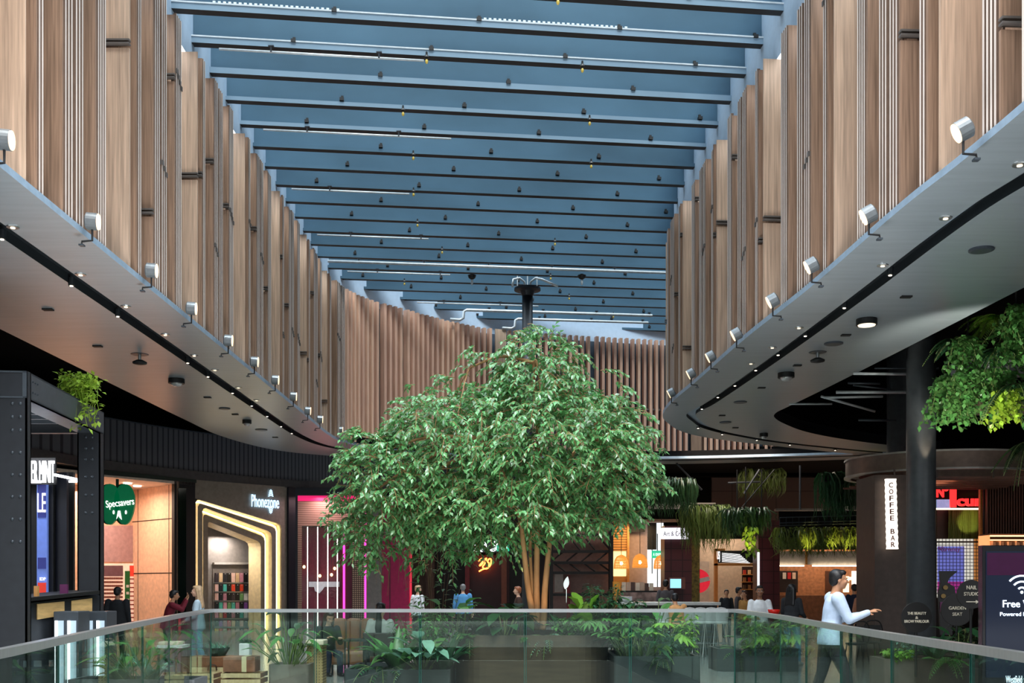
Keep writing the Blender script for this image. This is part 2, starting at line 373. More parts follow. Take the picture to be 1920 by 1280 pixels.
# ------------------------------------------------------------------ timber slat walls
FIN_D=.26
def slat_wall(name, pts, zb, zt, start, side, mode, seed, s_from=0, s_to=None):
    """side=+1: the atrium lies to the left of the walking direction"""
    rnd=random.Random(seed); path=Path(pts); root=sempty(name)
    fins=MB(); rec=MB(); strips=MB(); joints=MB(); boards=[]
    s_to=s_to or path.len
    def put(mbx, s, w, d0, d1, z0, z1, ms=None, m=0):
        p,t=path(s+w/2); n=Vector((-t.y,t.x,0))*side   # toward the atrium
        c=p+n*((d0+d1)/2); mbx.obox((c.x,c.y,(z0+z1)/2),t*w/2,n*abs(d1-d0)/2,Vector((0,0,(z1-z0)/2)),m,ms)
    DEEP=.5
    def board(s,w,d1,kind):
        """a recess of length w closed at its far end by a deep board that faces along the wall"""
        jit=rnd.uniform(-.05,.05); e=s+w; M=M_woodL if kind=='L' else M_woodD  # paler wood in wide recesses paints in the extra light they get
        cut=rnd.uniform(7.0,10.2) if rnd.random()<.6 else None
        mbx=MB()
        if cut:
            put(mbx,e-.03,.03,-DEEP,.01,cut+.03,zt+jit); put(mbx,e-.045,.045,-DEEP,.01,zb,cut-.09)
            for q in (0,-.05): put(joints,e-.09,.08,-DEEP+.02,.02,cut+q,cut+q+.022)
        else: put(mbx,e-.03,.03,-DEEP,.01,zb,zt+jit)
        mbx.build('wide_board',M,root,kind='structure')
        put(rec,s,w-.03,-DEEP-.02,-DEEP,zb,zt+jit-.02)
    def group(s,w,n=None):
        n=n or max(2,round(w/.085)); cut=rnd.uniform(6.8,10) if rnd.random()<.5 else None
        jit=rnd.uniform(-.05,.04)
        put(fins,s-.02,w+.04,-.06,-.04,zb,zt-.03)      # brown face behind the battens
        for i in range(n):
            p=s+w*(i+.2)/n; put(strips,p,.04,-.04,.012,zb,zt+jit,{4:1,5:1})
        if cut and n<5:
            for i in range(n): put(joints,s+w*(i+.2)/n-.008,.055,-.02,.03,cut-i*.06,cut-i*.06+.07)
    if mode=='side':
        U=[('L',.0,.88),('D',.90,1.16),('g',1.18,1.34),('D',1.36,1.87),('g',1.90,2.17),('g',2.22,2.50),('D',2.53,2.90),('g',2.93,3.24)]
        m=start
        while m<s_to:
            for k,a,b in U:
                if m+b<s_from or m+a>s_to-.1: continue
                if k=='L': board(m+a,b-a,.015,'L')
                elif k=='D': board(m+a,b-a,-.035,'D')
                else: group(m+a,b-a)
            m+=3.26
    else:
        s=start
        while s<s_to:
            r=rnd.random()
            if r<.05:
                mbx=MB(); put(mbx,s,.42,-.05,.01,zb,zt); mbx.build('wide_board',M_woodD if rnd.random()<.5 else M_woodL,root,kind='structure'); s+=.52
            else:
                n=rnd.randint(4,9); cut=rnd.uniform(7.2,9.6) if rnd.random()<.25 else None
                for i in range(n):
                    z1=zt+rnd.uniform(-.01,.01)
                    put(strips,s,.105,-.22,0,zb,z1); s+=.235
                if cut: put(joints,s-n*.235,n*.235-.1,-.18,-.06,cut,cut+.07)
                s+=rnd.choice([0,0,0,.1])
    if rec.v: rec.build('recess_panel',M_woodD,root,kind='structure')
    fins.build('backing_face',M_stripshade,root,kind='structure')
    strips.build('timber_slats',[M_strip if mode=='side' else M_fin,M_stripshade],root,kind='structure')  # side walls: pale fronts paint grazing light, darker sides paint gap shade
    joints.build('joint_brackets',M_notch,root,kind='structure')
    # backing and upper plaster wall
    back=MB(); up=MB(); k=int(path.len/.5)
    A=[]
    for i in range(k+1):
        p,t=path(path.len*i/k); n=Vector((-t.y,t.x,0))*side; A.append(p-n*.54 if mode=='side' else p-n*.30)
    back.strip(lift(A,zb),lift(A,zt-.12)); back.build('backing_panel',M_gap if mode=='side' else M_backslate,root,kind='structure')
    A2=[]
    for i in range(k+1):
        p,t=path(path.len*i/k); n=Vector((-t.y,t.x,0))*side; A2.append(p-n*(.24 if mode=='side' else .34))
    up.strip(lift(A2,zt+(.06 if mode=='side' else -.5)),lift(A2,13.2)); up.build('plaster_upstand',M_pale,root,kind='structure')
    return path
LW=[(-5.44,0.5)]+[(-5.44,y) for y in range(2,30,2)]+[(p.x,p.y) for p in catmull([(-5.44,30),(-5.46,31.5),(-5.2,33),(-4.6,34.4),(-3.6,35.6),(-2.2,37.2),(-.2,38.6),(5.6,40.2),(13,41.5)],8)]
i_split=next(i for i,p in enumerate(LW) if p[1]>33.0)
slat_wall('wall_left',LW[:i_split+1],6.085,10.8,14.3-.5-3.26*4,-1,'side',3)
slat_wall('wall_far',LW[i_split:],6.1,10.8,0.05,-1,'far',11)
RW=[(p.x+.04,p.y) for p in catmull(RR[:8],8)]+[(p.x+.12,p.y+.0) for p in catmull([(3.93,27.8),(4.25,29.1),(4.88,30.7),(5.94,32.1),(8.0,33.7)],5)[1:]]
slat_wall('wall_right',RW,6.085,10.5,14.05-3.26*4,1,'side',21)

# ------------------------------------------------------------------ roof
ceil=sempty('ceiling')
u=Vector((cos(R(6.7)),sin(R(6.7)),0)); nb=Vector((-u.y,u.x,0)); ZB=11.2
rb=random.Random(5)
M_daydot=pm('daylight_dot_white',hexc(235,245,250),.5)
def on_beam(k,x,dy=0,z=0):
    Y=1.12*(k+.6)
    return Vector((x,Y+x*math.tan(R(6.7))+dy,z))
for k in range(9,36):
    Y=1.12*(k+.6); x0=-5.72; x1=5.3 if Y<24 else 13.0
    if Y<24: x1=5.2-.03*(Y-12)
    if Y>33: x0=-6.3
    c=on_beam(k,(x0+x1)/2); hl=(x1-x0)/2/cos(R(6.7))
    mb=MB(); mb.obox((c.x,c.y,ZB+.45),u*hl,nb*.05,Vector((0,0,.36)))
    web=mb.build('roof_beam',M_beam,ceil,kind='structure')
    near=k<18
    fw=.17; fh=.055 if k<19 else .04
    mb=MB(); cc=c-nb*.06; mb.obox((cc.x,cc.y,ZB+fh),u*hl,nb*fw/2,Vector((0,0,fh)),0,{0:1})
    mb.build('bottom_flange',[M_flange if k<21 else M_beam,M_black],web,kind='structure')  # near flanges paler to paint a lit band; black underside paints shade
    if near:
        mb=MB(); c2=c-nb*.15; mb.obox((c2.x,c2.y,ZB+.12),u*hl,nb*.008,Vector((0,0,.011))); mb.build('edge_strip',M_wire,web,kind='structure')  # white strip drawn as the highlight along the flange edge
    mb=MB(); xs=x0+1.0+((k*37)%23)/10
    while xs<min(x1,6)-.4:
        q=on_beam(k,xs,-.12,ZB+.13); 
        mb.box(q,(.085,.10,.06),R(6.7)); mb.box(q+Vector((0,.06,.04)),(.05,.04,.12),R(6.7)); xs+=2.45
    mb.build('purlin_cleat',M_black,web,kind='structure')
    if k in (15,16,17):
        mb=MB(); a={15:-5.3,16:-5.0,17:-4.6}[k]
        spans={15:[(-5.4,-4.6),(.8,3.5)],16:[(-5.0,-2.9),(-.55,2.0)],17:[]}[k]
        for sa,sb in spans:
            xx=sa
            while xx<sb: mb.box(on_beam(k,xx,-.10,ZB+.17),(.045,.02,.03),R(6.7)); xx+=.085
        if mb.v: mb.build('daylight_dots',M_daydot,web,kind='structure')  # white boxes stand in for daylight glimpsed through perforations
mb=MB(); mb.prism([Vector((x,y,12.1)) for x,y in [(-5.7,11.5),(5.3,12.5),(5.3,24),(13,24),(13,44),(-6,42)]],(0,0,.012))
mb.build('roof_glass',glassm('roof_glass',(.90,.95,.98),.03),ceil,kind='structure')
# conduits running below some beams, with the sprinklers that hang from them
def conduit(k,xa,xb,r=.022,drop=.10,label='',bend=False,dy=-.16):
    p0=on_beam(k,xa,dy,ZB-drop); p1=on_beam(k,xb,dy,ZB-drop)
    t=thing('conduit_pipe',label,'pipe',p0,group=None)
    mb=MB(); pts=[p0,p1]
    if bend: pts=[p0+Vector((-.45,-.1,-.35)),p0+Vector((-.12,0,-.35)),p0+Vector((0,0,-.28)),p0+Vector((.02,0,-.05)),p0+Vector((.12,0,0)),p1]
    mb.tube(pts,r,8); mb.build('pipe',M_wire,t,True)
    x=xa+.9
    while x<xb: 
        q=on_beam(k,x,dy,ZB-drop); mb=MB(); mb.box(q+Vector((0,0,.05)),(.03,.05,.12)); mb.box(q+Vector((0,0,.10)),(.10,.06,.02)); x+=1.9
        mb.build('pipe_clip',M_dark,t)
cl=[(17,-5.2,-1.6,'thin white conduit under the third visible roof beam, left half'),(20,-5.2,-1.3,'thin white conduit under a roof beam beside the left timber wall, mid roof'),(23,-5.3,-2.5,'short white conduit ending above the left timber wall, below the broad blue beams'),
 (26,-5.3,-2.3,'short white conduit on a far roof beam, left of the dark column'),(29,-5.0,-1.9,'low white conduit just under the sprinkler main, left side'),(32,-3.2,.9,'thin white conduit behind the dark column, low in the roof')]
for k,a,b,l in cl: conduit(k,a,b,label=l)
conduit(28,-5.4,5.0,.042,.14,'long white sprinkler main crossing in front of the dark column cap')
conduit(33,-1.7,5.0,.05,.02,'thick white pipe with a left elbow, behind the dark column',True)
conduit(34,.1,5.0,.045,.0,'lower thick white pipe with an elbow just above the tree top',True)
def sprinkler(p,lab,big=False,grp='roof sprinklers'):
    t=thing('roof_sprinkler',lab,'sprinkler',p,grp)
    mb=MB(); mb.tube([p+Vector((0,0,.12)),p],.018 if not big else .05,8); mb.lathe([(.0,.0),(.05,.02),(.03,.06),(.0,.06)] if not big else [(.02,-.05),(.10,0),(.13,.08),(.02,.08)],p,10); mb.build('body',M_black,t)
    mb=MB(); mb.ball(p-Vector((0,0,.05 if not big else .12)),(.03,.03,.045) if not big else (.04,.04,.1),8,6); mb.build('bulb',pm('amber_glass',hexc(220,190,90),.15) if not big else M_wire,t,True)
for k,x in ((15,-3.0),(15,.75),(17,-1.55),(17,1.3),(19,-2.2),(19,1.6),(21,-2.2),(21,1.8),(23,-2.4),(25,-2.5),(26,1.2),(27,-2.0),(29,1.2),(30,-3.4),(31,1.9),(33,3.6)):
    sprinkler(on_beam(k,x,-.16,ZB-.06),'small black roof sprinkler with an amber bulb under a blue-grey beam')
for px,l in ((885,'large sprinkler head hanging from the main pipe left of the dark column'),(1091,'large sprinkler head hanging from the main pipe right of the dark column')):
    Y=32.2; sprinkler(Vector((xat(px,Y),Y,ZB-.36)),l,True,None)

# dark roof column behind the tree, with its cap
t=thing('roof_column','slim charcoal round column with a flanged cap, rising behind the tree top','column',(.49,33.9,0))
mb=MB(); mb.tube([(.49,33.9,0),(.49,33.9,11.0)],.17,20); mb.build('shaft',M_dark,t,True)
mb=MB(); mb.lathe([(.17,10.75),(.24,10.9),(.42,10.93),(.42,11.0),(.1,11.0)],(.49,33.9,0),20); mb.build('cap',M_dark,t)
for dx in (-.32,.0,.30):
    mb=MB(); mb.tube([(.49+dx,33.75,10.95),(.49+dx,33.75,11.45)],.02,6); mb.build('tie_rod',M_wire,t)
for sgn in (-1,1):
    mb=MB(); mb.tube([(.49+sgn*.08,33.8,10.95),(.49+sgn*.1,33.7,11.15),(.49+sgn*.25,33.6,11.24),(.49+sgn*.45,33.6,11.2),(.49+sgn*(.48 if sgn<0 else .95),33.5,10.95)],.035,8); mb.build('bent_pipe',M_wire,t,True)

# ------------------------------------------------------------------ dark upper shell over the shops
mb=MB(); pts=[Vector((p[0]-.6,p[1],7.6)) for p in LW[:i_split+1]]+[Vector((-5.4,44,7.6)),Vector((-5.4,52,7.6)),Vector((-22,52,7.6)),Vector((-22,.5,7.6))]
mb.prism(pts,(0,0,.2)); struct('ceiling_void_left',mb,M_void)
mb=MB(); pts=[Vector((p[0]+.62,p[1],8.6)) for p in RW]+[Vector((15,35.2,8.6)),Vector((20,38,8.6)),Vector((20,.5,8.6))]
mb.prism(pts,(0,0,.2)); struct('ceiling_void_right',mb,M_void)
mb=MB(); mb.bb((-5.6,41.0,6.7),(20,52,6.9)); struct('ceiling_void_far',mb,M_void)
mb=MB(); mb.bb((13.4,35,6),(20,52,13.2)); mb.bb((-6,43.5,6),(20,44,13.2)); struct('wall_far_upper',mb,M_void)
mb=MB(); mb.bb((-22,52,-.2),(20,52.2,8)); struct('wall_back',mb,M_black)
mb=MB(); mb.bb((-22.2,-1,-.2),(-22,52,8)); struct('wall_outer_left',mb,M_black)
mb=MB(); mb.bb((20,-1,-.2),(20.2,52,9)); struct('wall_outer_right',mb,M_black)
# upstands added between soffit backs and void ceilings to stop light leaking
mb=MB(); A=[p for p in LIn if p.y<33]; mb.strip(lift(A,6.3),lift([p+Vector((.3,0,0)) for p in A],7.6)); struct('upstand_left',mb,M_void)
mb=MB(); mb.strip(lift(RIn,6.3),lift(RIn,8.6)); struct('upstand_right',mb,M_void)
# pipes and bars in the dark ceiling of the right-hand wing
pr=[((1568,735),(1700,735),24,.035),((1545,745),(1655,743),25,.03),((1540,743),(1640,771),25,.03),((1480,757),(1560,757),26,.025),((1600,700),(1700,701),22,.03),((1640,690),(1760,690),23,.02),((1590,718),(1650,719),24,.025),((1600,722),(1670,730),24,.02),((1610,787),(1680,788),26,.03)]
for i,(a,b,Y,r) in enumerate(pr):
    mb=MB(); p=at(*a,Y); q=at(*b,Y+(.8 if i==2 else 0)); mb.tube([p,q],r,8)
    tag(mb.build('ceiling_pipe',M_wire if i<5 else M_steel,None,True),['long white pipe crossing left of the black column in the dark right ceiling','white pipe just under the long one in the dark right ceiling','slanting white pipe with hangers in the dark right ceiling','short white pipe near the curved back edge of the right soffit','grey pipe high against the right soffit edge beside the black column','thin grey pipe passing behind the black column top','short grey pipe between two longer ones in the right ceiling','thin slanting grey rod in the dark right ceiling','low grey pipe above the brown scalloped wall'][i],'pipe')
# brown wall with light scallops seen through the right soffit
mb=MB(); A=[Vector((p[0],p[1],0)) for p in [(6.2,31.5),(8.3,33.2),(11,35.2),(13.8,36.8)]]; 
mb.strip(lift(A,6.1),lift(A,8.6)); struct('wall_drum',mb,pm('brown_render',hexc(86,66,56),.7))
for x,y in ((7.6,32.15),(8.8,33.1),(10.2,34.1),(11.6,35.1)):
    o=lamp('scallop_lamp','SPOT',(x+.05,y-.25,8.3),55,(1,.72,.5),.03,spot=R(55),blend=.6); aim(o,(x+.1,y-.05,6.3))
# ------------------------------------------------------------------ fixtures on the soffits
M_warm=em('warm_lamp_face',(1,.70,.42),1.1)
M_hot=em('warm_downlight',(1,.86,.66),3)
M_head=pm('spot_housing',hexc(128,134,138),.35,.5)
def spotlight(px,py,X,ax,lab,k):
    Y=abs(X)*F/abs(px-960); c=at(px,py,Y); ax=Vector(ax).normalized(); s=.92
    t=thing('spotlight',lab,'spotlight',c,'spotlights along the soffit rims')
    mb=MB(); a=c-ax*.09*s; b=c+ax*.075*s; mb.tube([a,a+ax*.02,b],[.085*s,.115*s,.115*s],20); mb.build('housing',M_head,t)
    mb=MB(); mb.tube([b,b+ax*.012],.107*s,20); mb.build('lens',M_warm,t)
    sg=-1 if X<0 else 1
    mb=MB(); lo=c+Vector((0,0,-.12)); wx=sg*.13
    mb.tube([lo+Vector((0,0,.03)),lo-Vector((0,0,.12)),lo+Vector((wx,0,-.13)),lo+Vector((wx,0,-.17))],.014,6); mb.build('bracket',M_black,t)
    mb=MB(); mb.box((c.x+wx,c.y,lo.z-.18),(.06,.07,.02)); mb.build('foot',M_steel,t)
Ls=[(8,262),(173,415),(284,507),(359,578),(428,638),(477,678),(516,712),(550,743),(577,770),(600,786),(638,806)]
for i,(px,py) in enumerate(Ls):
    spotlight(px,py,-5.27,(.96,.13,-.05),'grey rim spotlight on the left soffit edge, '+ORD[i]+' from the near end',i)
Rs=[(1806,243),(1629,402),(1522,497),(1449,563),(1381,626),(1333,668),(1296,700),(1259,736)]
for i,(px,py) in enumerate(Rs):
    X=[4.5,4.33,4.22,4.1,3.97,3.9,3.85,3.8][i]
    spotlight(px,py,X,(-.86,.16,-.45),'tilted grey rim spotlight on the right soffit edge, '+ORD[i]+' from the near end',i)
def sof(px,py,z=6.0):
    Y=(z-EYE)*F/(HZ-py); return Vector((xat(px,Y),Y,z))
for nm,lst,lab in (('downlight',[(4,443),(134,531),(221,589),(352,677),(390,703),(436,734),(472,758),(501,778),(527,797),(547,810)],'tiny lit downlight in the dark slot of the left soffit'),
                   ('downlight',[(1669,511),(1583,573),(1510,626),(1459,662),(1417,691),(1378,720),(1346,742),(1316,764),(1309,800),(1354,812),(1419,823),(1481,832),(1566,842)],'tiny lit downlight in the dark slot of the right soffit')):
    for px,py in lst:
        p=sof(px,py); mb=MB(); mb.lathe([(.045,-.035),(.05,.08)],p,10); mb.lathe([(.024,-.045),(.024,-.036)],p,10,1)
        tag(mb.build(nm,[M_slot,M_hot]),lab,'downlight','downlights in the '+('left' if px<960 else 'right')+' soffit slot')
for side,lst in (('left',[(24,425),(151,514),(236,574),(310,627),(364,666),(403,693),(447,726),(481,750)]),('right',[(1912,308),(1773,408),(1655,497),(1498,614),(1448,651),(1408,681)])):
    for px,py in lst:
        p=sof(px,py); mb=MB(); mb.lathe([(.075,-.012),(.08,.0)],p,14); mb.lathe([(.03,-.02),(.03,-.012)],p,12,1)
        tag(mb.build('ceiling_light',[M_metal,em('flush_glow',(1,.82,.6),.9)]),'small round flush light between rim and slot of the '+side+' soffit','light','flush lights on the '+side+' soffit rim')
for side,lst in (('left',[(90,579),(183,648),(389,744),(441,776),(516,819)]),('right',[(1699,555),(1586,627),(1495,684),(1428,726),(1354,778),(1379,801)])):
    for px,py in lst:
        p=sof(px,py); mb=MB(); mb.box(p-Vector((0,0,.012)),(.16,.10,.024)); tag(mb.build('vent_slit',M_black),'small dark vent slit in the '+side+' soffit panel','vent','vent slits in the '+side+' soffit')
for px,py,r,lab in ((421,765,.14,'flat round speaker grille in the left soffit, nearer of two'),(490,805,.17,'flat round speaker grille in the left soffit, beyond the small dome'),
    (1840,467,.16,'flat round speaker grille in the near part of the right soffit'),(1563,643,.17,'flat round speaker grille in the right soffit beside the pendant speaker'),(1388,753,.16,'flat round speaker grille near the inner curve of the right soffit'),(1360,791,.16,'flat round speaker grille at the turn of the right soffit')):
    p=sof(px,py); mb=MB(); mb.lathe([(r*.8,-.03),(r,-.02),(r,.0)],p,24); tag(mb.build('ceiling_speaker',M_steel),lab,'speaker','flush ceiling speakers')
for px,py,lab in ((262,672,'drop disc speaker hanging from the left soffit'),(1533,668,'drop disc speaker hanging from the right soffit')):
    p=sof(px,py-8); t=thing('pendant_speaker',lab,'speaker',p)
    mb=MB(); mb.lathe([(.15,-.01),(.17,0)],p,24); mb.build('ceiling_plate',M_steel,t)
    mb=MB(); mb.tube([p,p-Vector((0,0,.13))],.03,10); mb.build('stem',M_metal,t)
    mb=MB(); mb.lathe([(.05,-.20),(.13,-.18),(.135,-.15),(.06,-.11)],p,24); mb.build('disc',M_black,t,True)
for px,py,lab,dome in ((331,710,'black surface-mounted camera housing with a clear dome on the left soffit',1),(463,787,'small dome camera on the far part of the left soffit',1),(1474,699,'black camera housing with a clear dome on the right soffit',1),(1625,598,'wide black surface-mounted box on the right soffit, lit from below',0),(1432,812,'small dome camera at the curved end of the right soffit',1)):
    p=sof(px,py); t=thing('ceiling_camera',lab,'camera',p)
    sz=.17 if py<750 else .12
    mb=MB(); mb.lathe([(sz,-.10),(sz,0)],p,24); mb.build('housing',M_black,t)
    mb=MB(); 
    if dome: mb.ball(p-Vector((0,0,.10)),(sz*.72,sz*.72,.07),16,10); mb.build('dome',pm('smoked_dome',hexc(190,190,190),.1,.3),t,True)
    else: mb.lathe([(sz*.8,-.112),(sz*.85,-.1)],p,20); mb.build('diffuser',em('flush_glow',(1,.82,.6),.9),t)

# ------------------------------------------------------------------ greenery helpers
def leafmat(n,rgb,rough=.32,isl=.35,tr=.22,spec=.5): return pm(n,hexc(*rgb),rough,0,spec,.08,12,island=isl,trans=tr)
G_tree=leafmat('fig_leaf',(112,170,106),.22,.5,.3,1.0)
G_dark=leafmat('dark_leaf',(48,92,58),.3)
G_mid=leafmat('mid_leaf',(84,136,70),.35)
G_light=leafmat('light_leaf',(132,180,66),.4)
G_lime=leafmat('lime_leaf',(150,184,60),.45,.3,.3)
G_blue=leafmat('silver_leaf',(120,160,140),.35)
G_olive=leafmat('olive_leaf',(96,112,48),.5,.3,.25)
G_deep=leafmat('deep_leaf',(46,74,40),.3,.3,.1)
M_bark=pm('pale_bark',hexc(176,132,92),.75,0,.3,.28,7,(1,1,.35),bump=.5)
M_stem=pm('green_stem',hexc(96,112,60),.6)
M_twig=pm('brown_twig',hexc(120,92,66),.7)
rp_=random.Random(99)
def bend(p,dirh,L,rise,droop,k=6):
    """arching curve from p: goes out along dirh, rises, then droops"""
    p=Vector(p); out=[]
    for i in range(k+1):
        t=i/k; out.append(p+Vector((dirh.x*L*t,dirh.y*L*t,rise*t-droop*t*t)))
    return out
def plant(kind,p,lab,cat='plant',size=1.,n=10,L=.35,W=.09,mat=None,group=None,name=None,r=.2,rnd=None,stem=None,k=1.,upr=0.):
    size*=k; n=int(n*(1+(k-1)*1.2)); L*=(1+(k-1)*.7); W*=(1+(k-1)*.6)
    rnd=rnd or random.Random(int(abs(p[0]*1000)+abs(p[1])*77+n)); mat=mat or G_mid; p=Vector(p)
    t=thing(name or {'blade':'leafy_plant','broad':'broadleaf_plant','fern':'fern','bush':'leafy_shrub','monstera':'monstera_plant'}[kind],lab,cat,p,group)
    fo=MB(); st=MB()
    for i in range(n):
        a=2*pi*i/n*1.0+rnd.uniform(-.4,.4); d=Vector((cos(a),sin(a),0)); q=p+d*rnd.uniform(0,r*.5)
        if kind=='blade':      # strap leaves that rise and arch over
            l=L*rnd.uniform(.7,1.15); c=bend(q,d,l*rnd.uniform(.45,.9),l*rnd.uniform(.9,1.3),l*rnd.uniform(.2,.9),7)
            fo.blade(c,[W*.3,W*.8,W,W,W*.85,W*.6,W*.3,.004],fold=.2)
        elif kind=='broad':    # stalk with one large blade
            hh=size*rnd.uniform(.35,1.); c=bend(q,d,r*rnd.uniform(.3,1.2),hh,hh*.12,5); st.tube(c,.008,5)
            e=c[-1]; l=L*rnd.uniform(.75,1.2); dd=(d*rnd.uniform(.5,1)+Vector((0,0,rnd.uniform(-.3,.8)+upr))).normalized()
            b=[e+dd*l*k/6+Vector((0,0,-l*.35*(k/6)**2)) for k in range(7)]
            fo.blade(b,[W*.15,W*.75,W,W*.98,W*.8,W*.45,.004],fold=.12,wave=.06)
        elif kind=='monstera':
            hh=size*rnd.uniform(.35,1.); c=bend(q,d,r*rnd.uniform(.4,1.3),hh,hh*.15,5); st.tube(c,.009,5); e=c[-1]
            dd=(d*.9+Vector((0,0,rnd.uniform(-.5,.3)))).normalized(); sd=dd.cross(Vector((0,0,1))).normalized()
            l=L*rnd.uniform(.7,1.1)
            for k in range(-3,4):    # split lobes
                aa=k*.42; ld=(dd*cos(aa)+sd*sin(aa)).normalized(); ll=l*(1-.08*abs(k))
                b=[e+ld*ll*j/4+Vector((0,0,-ll*.3*(j/4)**2)) for j in range(5)]
                fo.blade(b,[l*.2,l*.3,l*.26,l*.18,.01],fold=.06)
        elif kind=='fern':
            l=L*rnd.uniform(.7,1.15); c=bend(q,d,l*rnd.uniform(.6,.95),l*rnd.uniform(.3,.9),l*rnd.uniform(.5,1.2),12); st.tube(c,.005,4)
            for k in range(1,13):
                tt=k/12; dd=(c[k]-c[k-1]).normalized(); sd=dd.cross(Vector((0,0,1)))
                if sd.length<1e-3: continue
                sd.normalize(); w=W*math.sin(pi*min(1,.12+tt*.88))**.7
                for s_ in (-1,1): fo.leaf(c[k],sd*s_+dd*.45-Vector((0,0,.25)),Vector((0,0,1)),w,w*.28+.008,.1)
        elif kind=='bush':
            hh=size*rnd.uniform(.55,1.); c=bend(q,d,r*rnd.uniform(.3,1.1),hh,hh*.08,7); st.tube(c,[.010-.001*k for k in range(8)],5)
            for k in range(2,8):
                for j in range(4):
                    aa=rnd.uniform(0,2*pi); dd=Vector((cos(aa),sin(aa),rnd.uniform(-.5,.5)))
                    e=c[k]+dd*rnd.uniform(.02,.10)*size; fo.leaf(e,dd+Vector((0,0,-.3)),Vector((0,0,1)),L*rnd.uniform(.7,1.2),W,.2)
    if st.v: st.build('stems',stem or M_stem,t)
    fo.build('foliage',mat,t,True)
    return t

# ------------------------------------------------------------------ planters in the middle
def rbox(cx,cy,w,d,z0,z1,rad,seg=8,inset=0.):
    pts=[]
    for sx,sy,a0 in ((1,1,0),(-1,1,pi/2),(-1,-1,pi),(1,-1,3*pi/2)):
        for k in range(seg+1):
            a=a0+pi/2*k/seg; pts.append((cx+sx*(w/2-rad)+cos(a)*(rad-inset),cy+sy*(d/2-rad)+sin(a)*(rad-inset)))
    return pts
def planter(name,lab,cx,cy,w,d,h,rad,mat,wall=.06,soil=.08):
    t=thing(name,lab,'planter',(cx,cy,0))
    o=rbox(cx,cy,w,d,0,h,rad); i=rbox(cx,cy,w,d,0,h,rad,8,wall)
    V=lambda P,z:[Vector((x,y,z)) for x,y in P]
    mb=MB(); mb.strip(V(o,0),V(o,h),0,True); mb.strip(V(o,h),V(i,h),0,True); mb.strip(V(i,h),V(i,.02),0,True); mb.add(V(o,0),[tuple(range(len(o)-1,-1,-1))])
    mb.build('tub',mat,t)
    mb=MB(); mb.prism(V(i,h-soil),(0,0,-.1)); mb.build('soil',M_soil,t); return t
M_drum=pm('planter_timber',hexc(78,63,50),.4,0,.4,.18,2.2,(1,1,7))
M_grey=pm('planter_concrete',hexc(62,66,68),.5,0,.4,.10,6,(1,1,5))
planter('tree_planter','large brown round-cornered timber planter that holds the tall fig tree',.32,17.75,2.46,2.1,.80,.5,M_drum)
planter('low_planter','low grey concrete planter left of the brown tree planter',-1.75,17.0,1.62,1.5,.30,.04,M_grey)
planter('low_planter','grey concrete planter right of the brown tree planter',2.22,17.1,1.32,1.6,.50,.04,M_grey)

# ------------------------------------------------------------------ the tree
TX,TY=.42,17.7
tree=thing('fig_tree','tall multi-stemmed fig tree with a broad glossy green crown in the brown planter','tree',(TX,TY,.72))
tk=MB(); tips=[]
def px3(px,py,dy=0): return at(px,py,TY+dy)
stems=[[(1004,1180,0),(999,1150,0),(990,1101,-.02),(981,1020,-.05),(973,965,-.1),(945,890,-.2),(900,820,-.3)],
       [(1009,1180,.03),(1007,1150,.03),(1006,1101,.05),(1007,1020,.06),(1010,950,.1),(1010,860,.2),(1005,760,.15),(1000,680,.1)],
       [(1016,1180,-.03),(1020,1150,-.04),(1022,1101,-.06),(1030,1020,-.06),(1036,950,-.1),(1075,850,-.2),(1120,790,-.2)],
       [(1006,1175,.08),(998,1100,.12),(994,1020,.2),(1005,950,.35),(1000,880,.5),(980,800,.6)]]
for st_ in stems:
    P=catmull([px3(*q) for q in st_],4); k=len(P); r0=.066 if st_ is not stems[3] else .038
    tk.tube(P,[r0*(1-.72*i/(k-1)) for i in range(k)],12); tips.append(P)
tk.build('trunk',M_bark,tree,True)
ELL=[(1008,690,92,85,1.1),(1010,825,205,140,1.7),(850,820,150,122,1.4),(745,905,128,115,1.2),(1130,845,112,125,1.3),(935,945,215,85,1.5),(655,955,44,58,.6),(695,855,70,75,.8),(1105,920,118,78,1.2),(1195,880,45,48,.6),(695,990,70,62,.7),(830,985,90,72,.9),(880,690,22,30,.3)]
rt=random.Random(12)
br=MB(); fo=MB()
clus=[]
tot=[e[2]*e[3]*e[4]**.8 for e in ELL]
def inside(x,z,y,skip):
    for j,e in enumerate(ELL):
        if j==skip: continue
        if ((x-e[0])/e[2])**2+((z-e[1])/e[3])**2+(y/e[4])**2<.42: return True
    return False
NT=4600
for _ in range(NT):
    j=rt.choices(range(len(ELL)),tot)[0]; e=ELL[j]
    v=Vector((rt.gauss(0,1),rt.gauss(0,1),rt.gauss(0,1))).normalized()*(rt.random()**.28)*rt.uniform(.82,1.06)
    x=e[0]+v.x*e[2]; z=e[1]+v.z*e[3]; y=v.y*e[4]
    if inside(x,z,y,j) and rt.random()<.8: continue
    p=px3(x,z,y); cen=px3(e[0],e[1]+30,0)
    clus.append((p,cen))
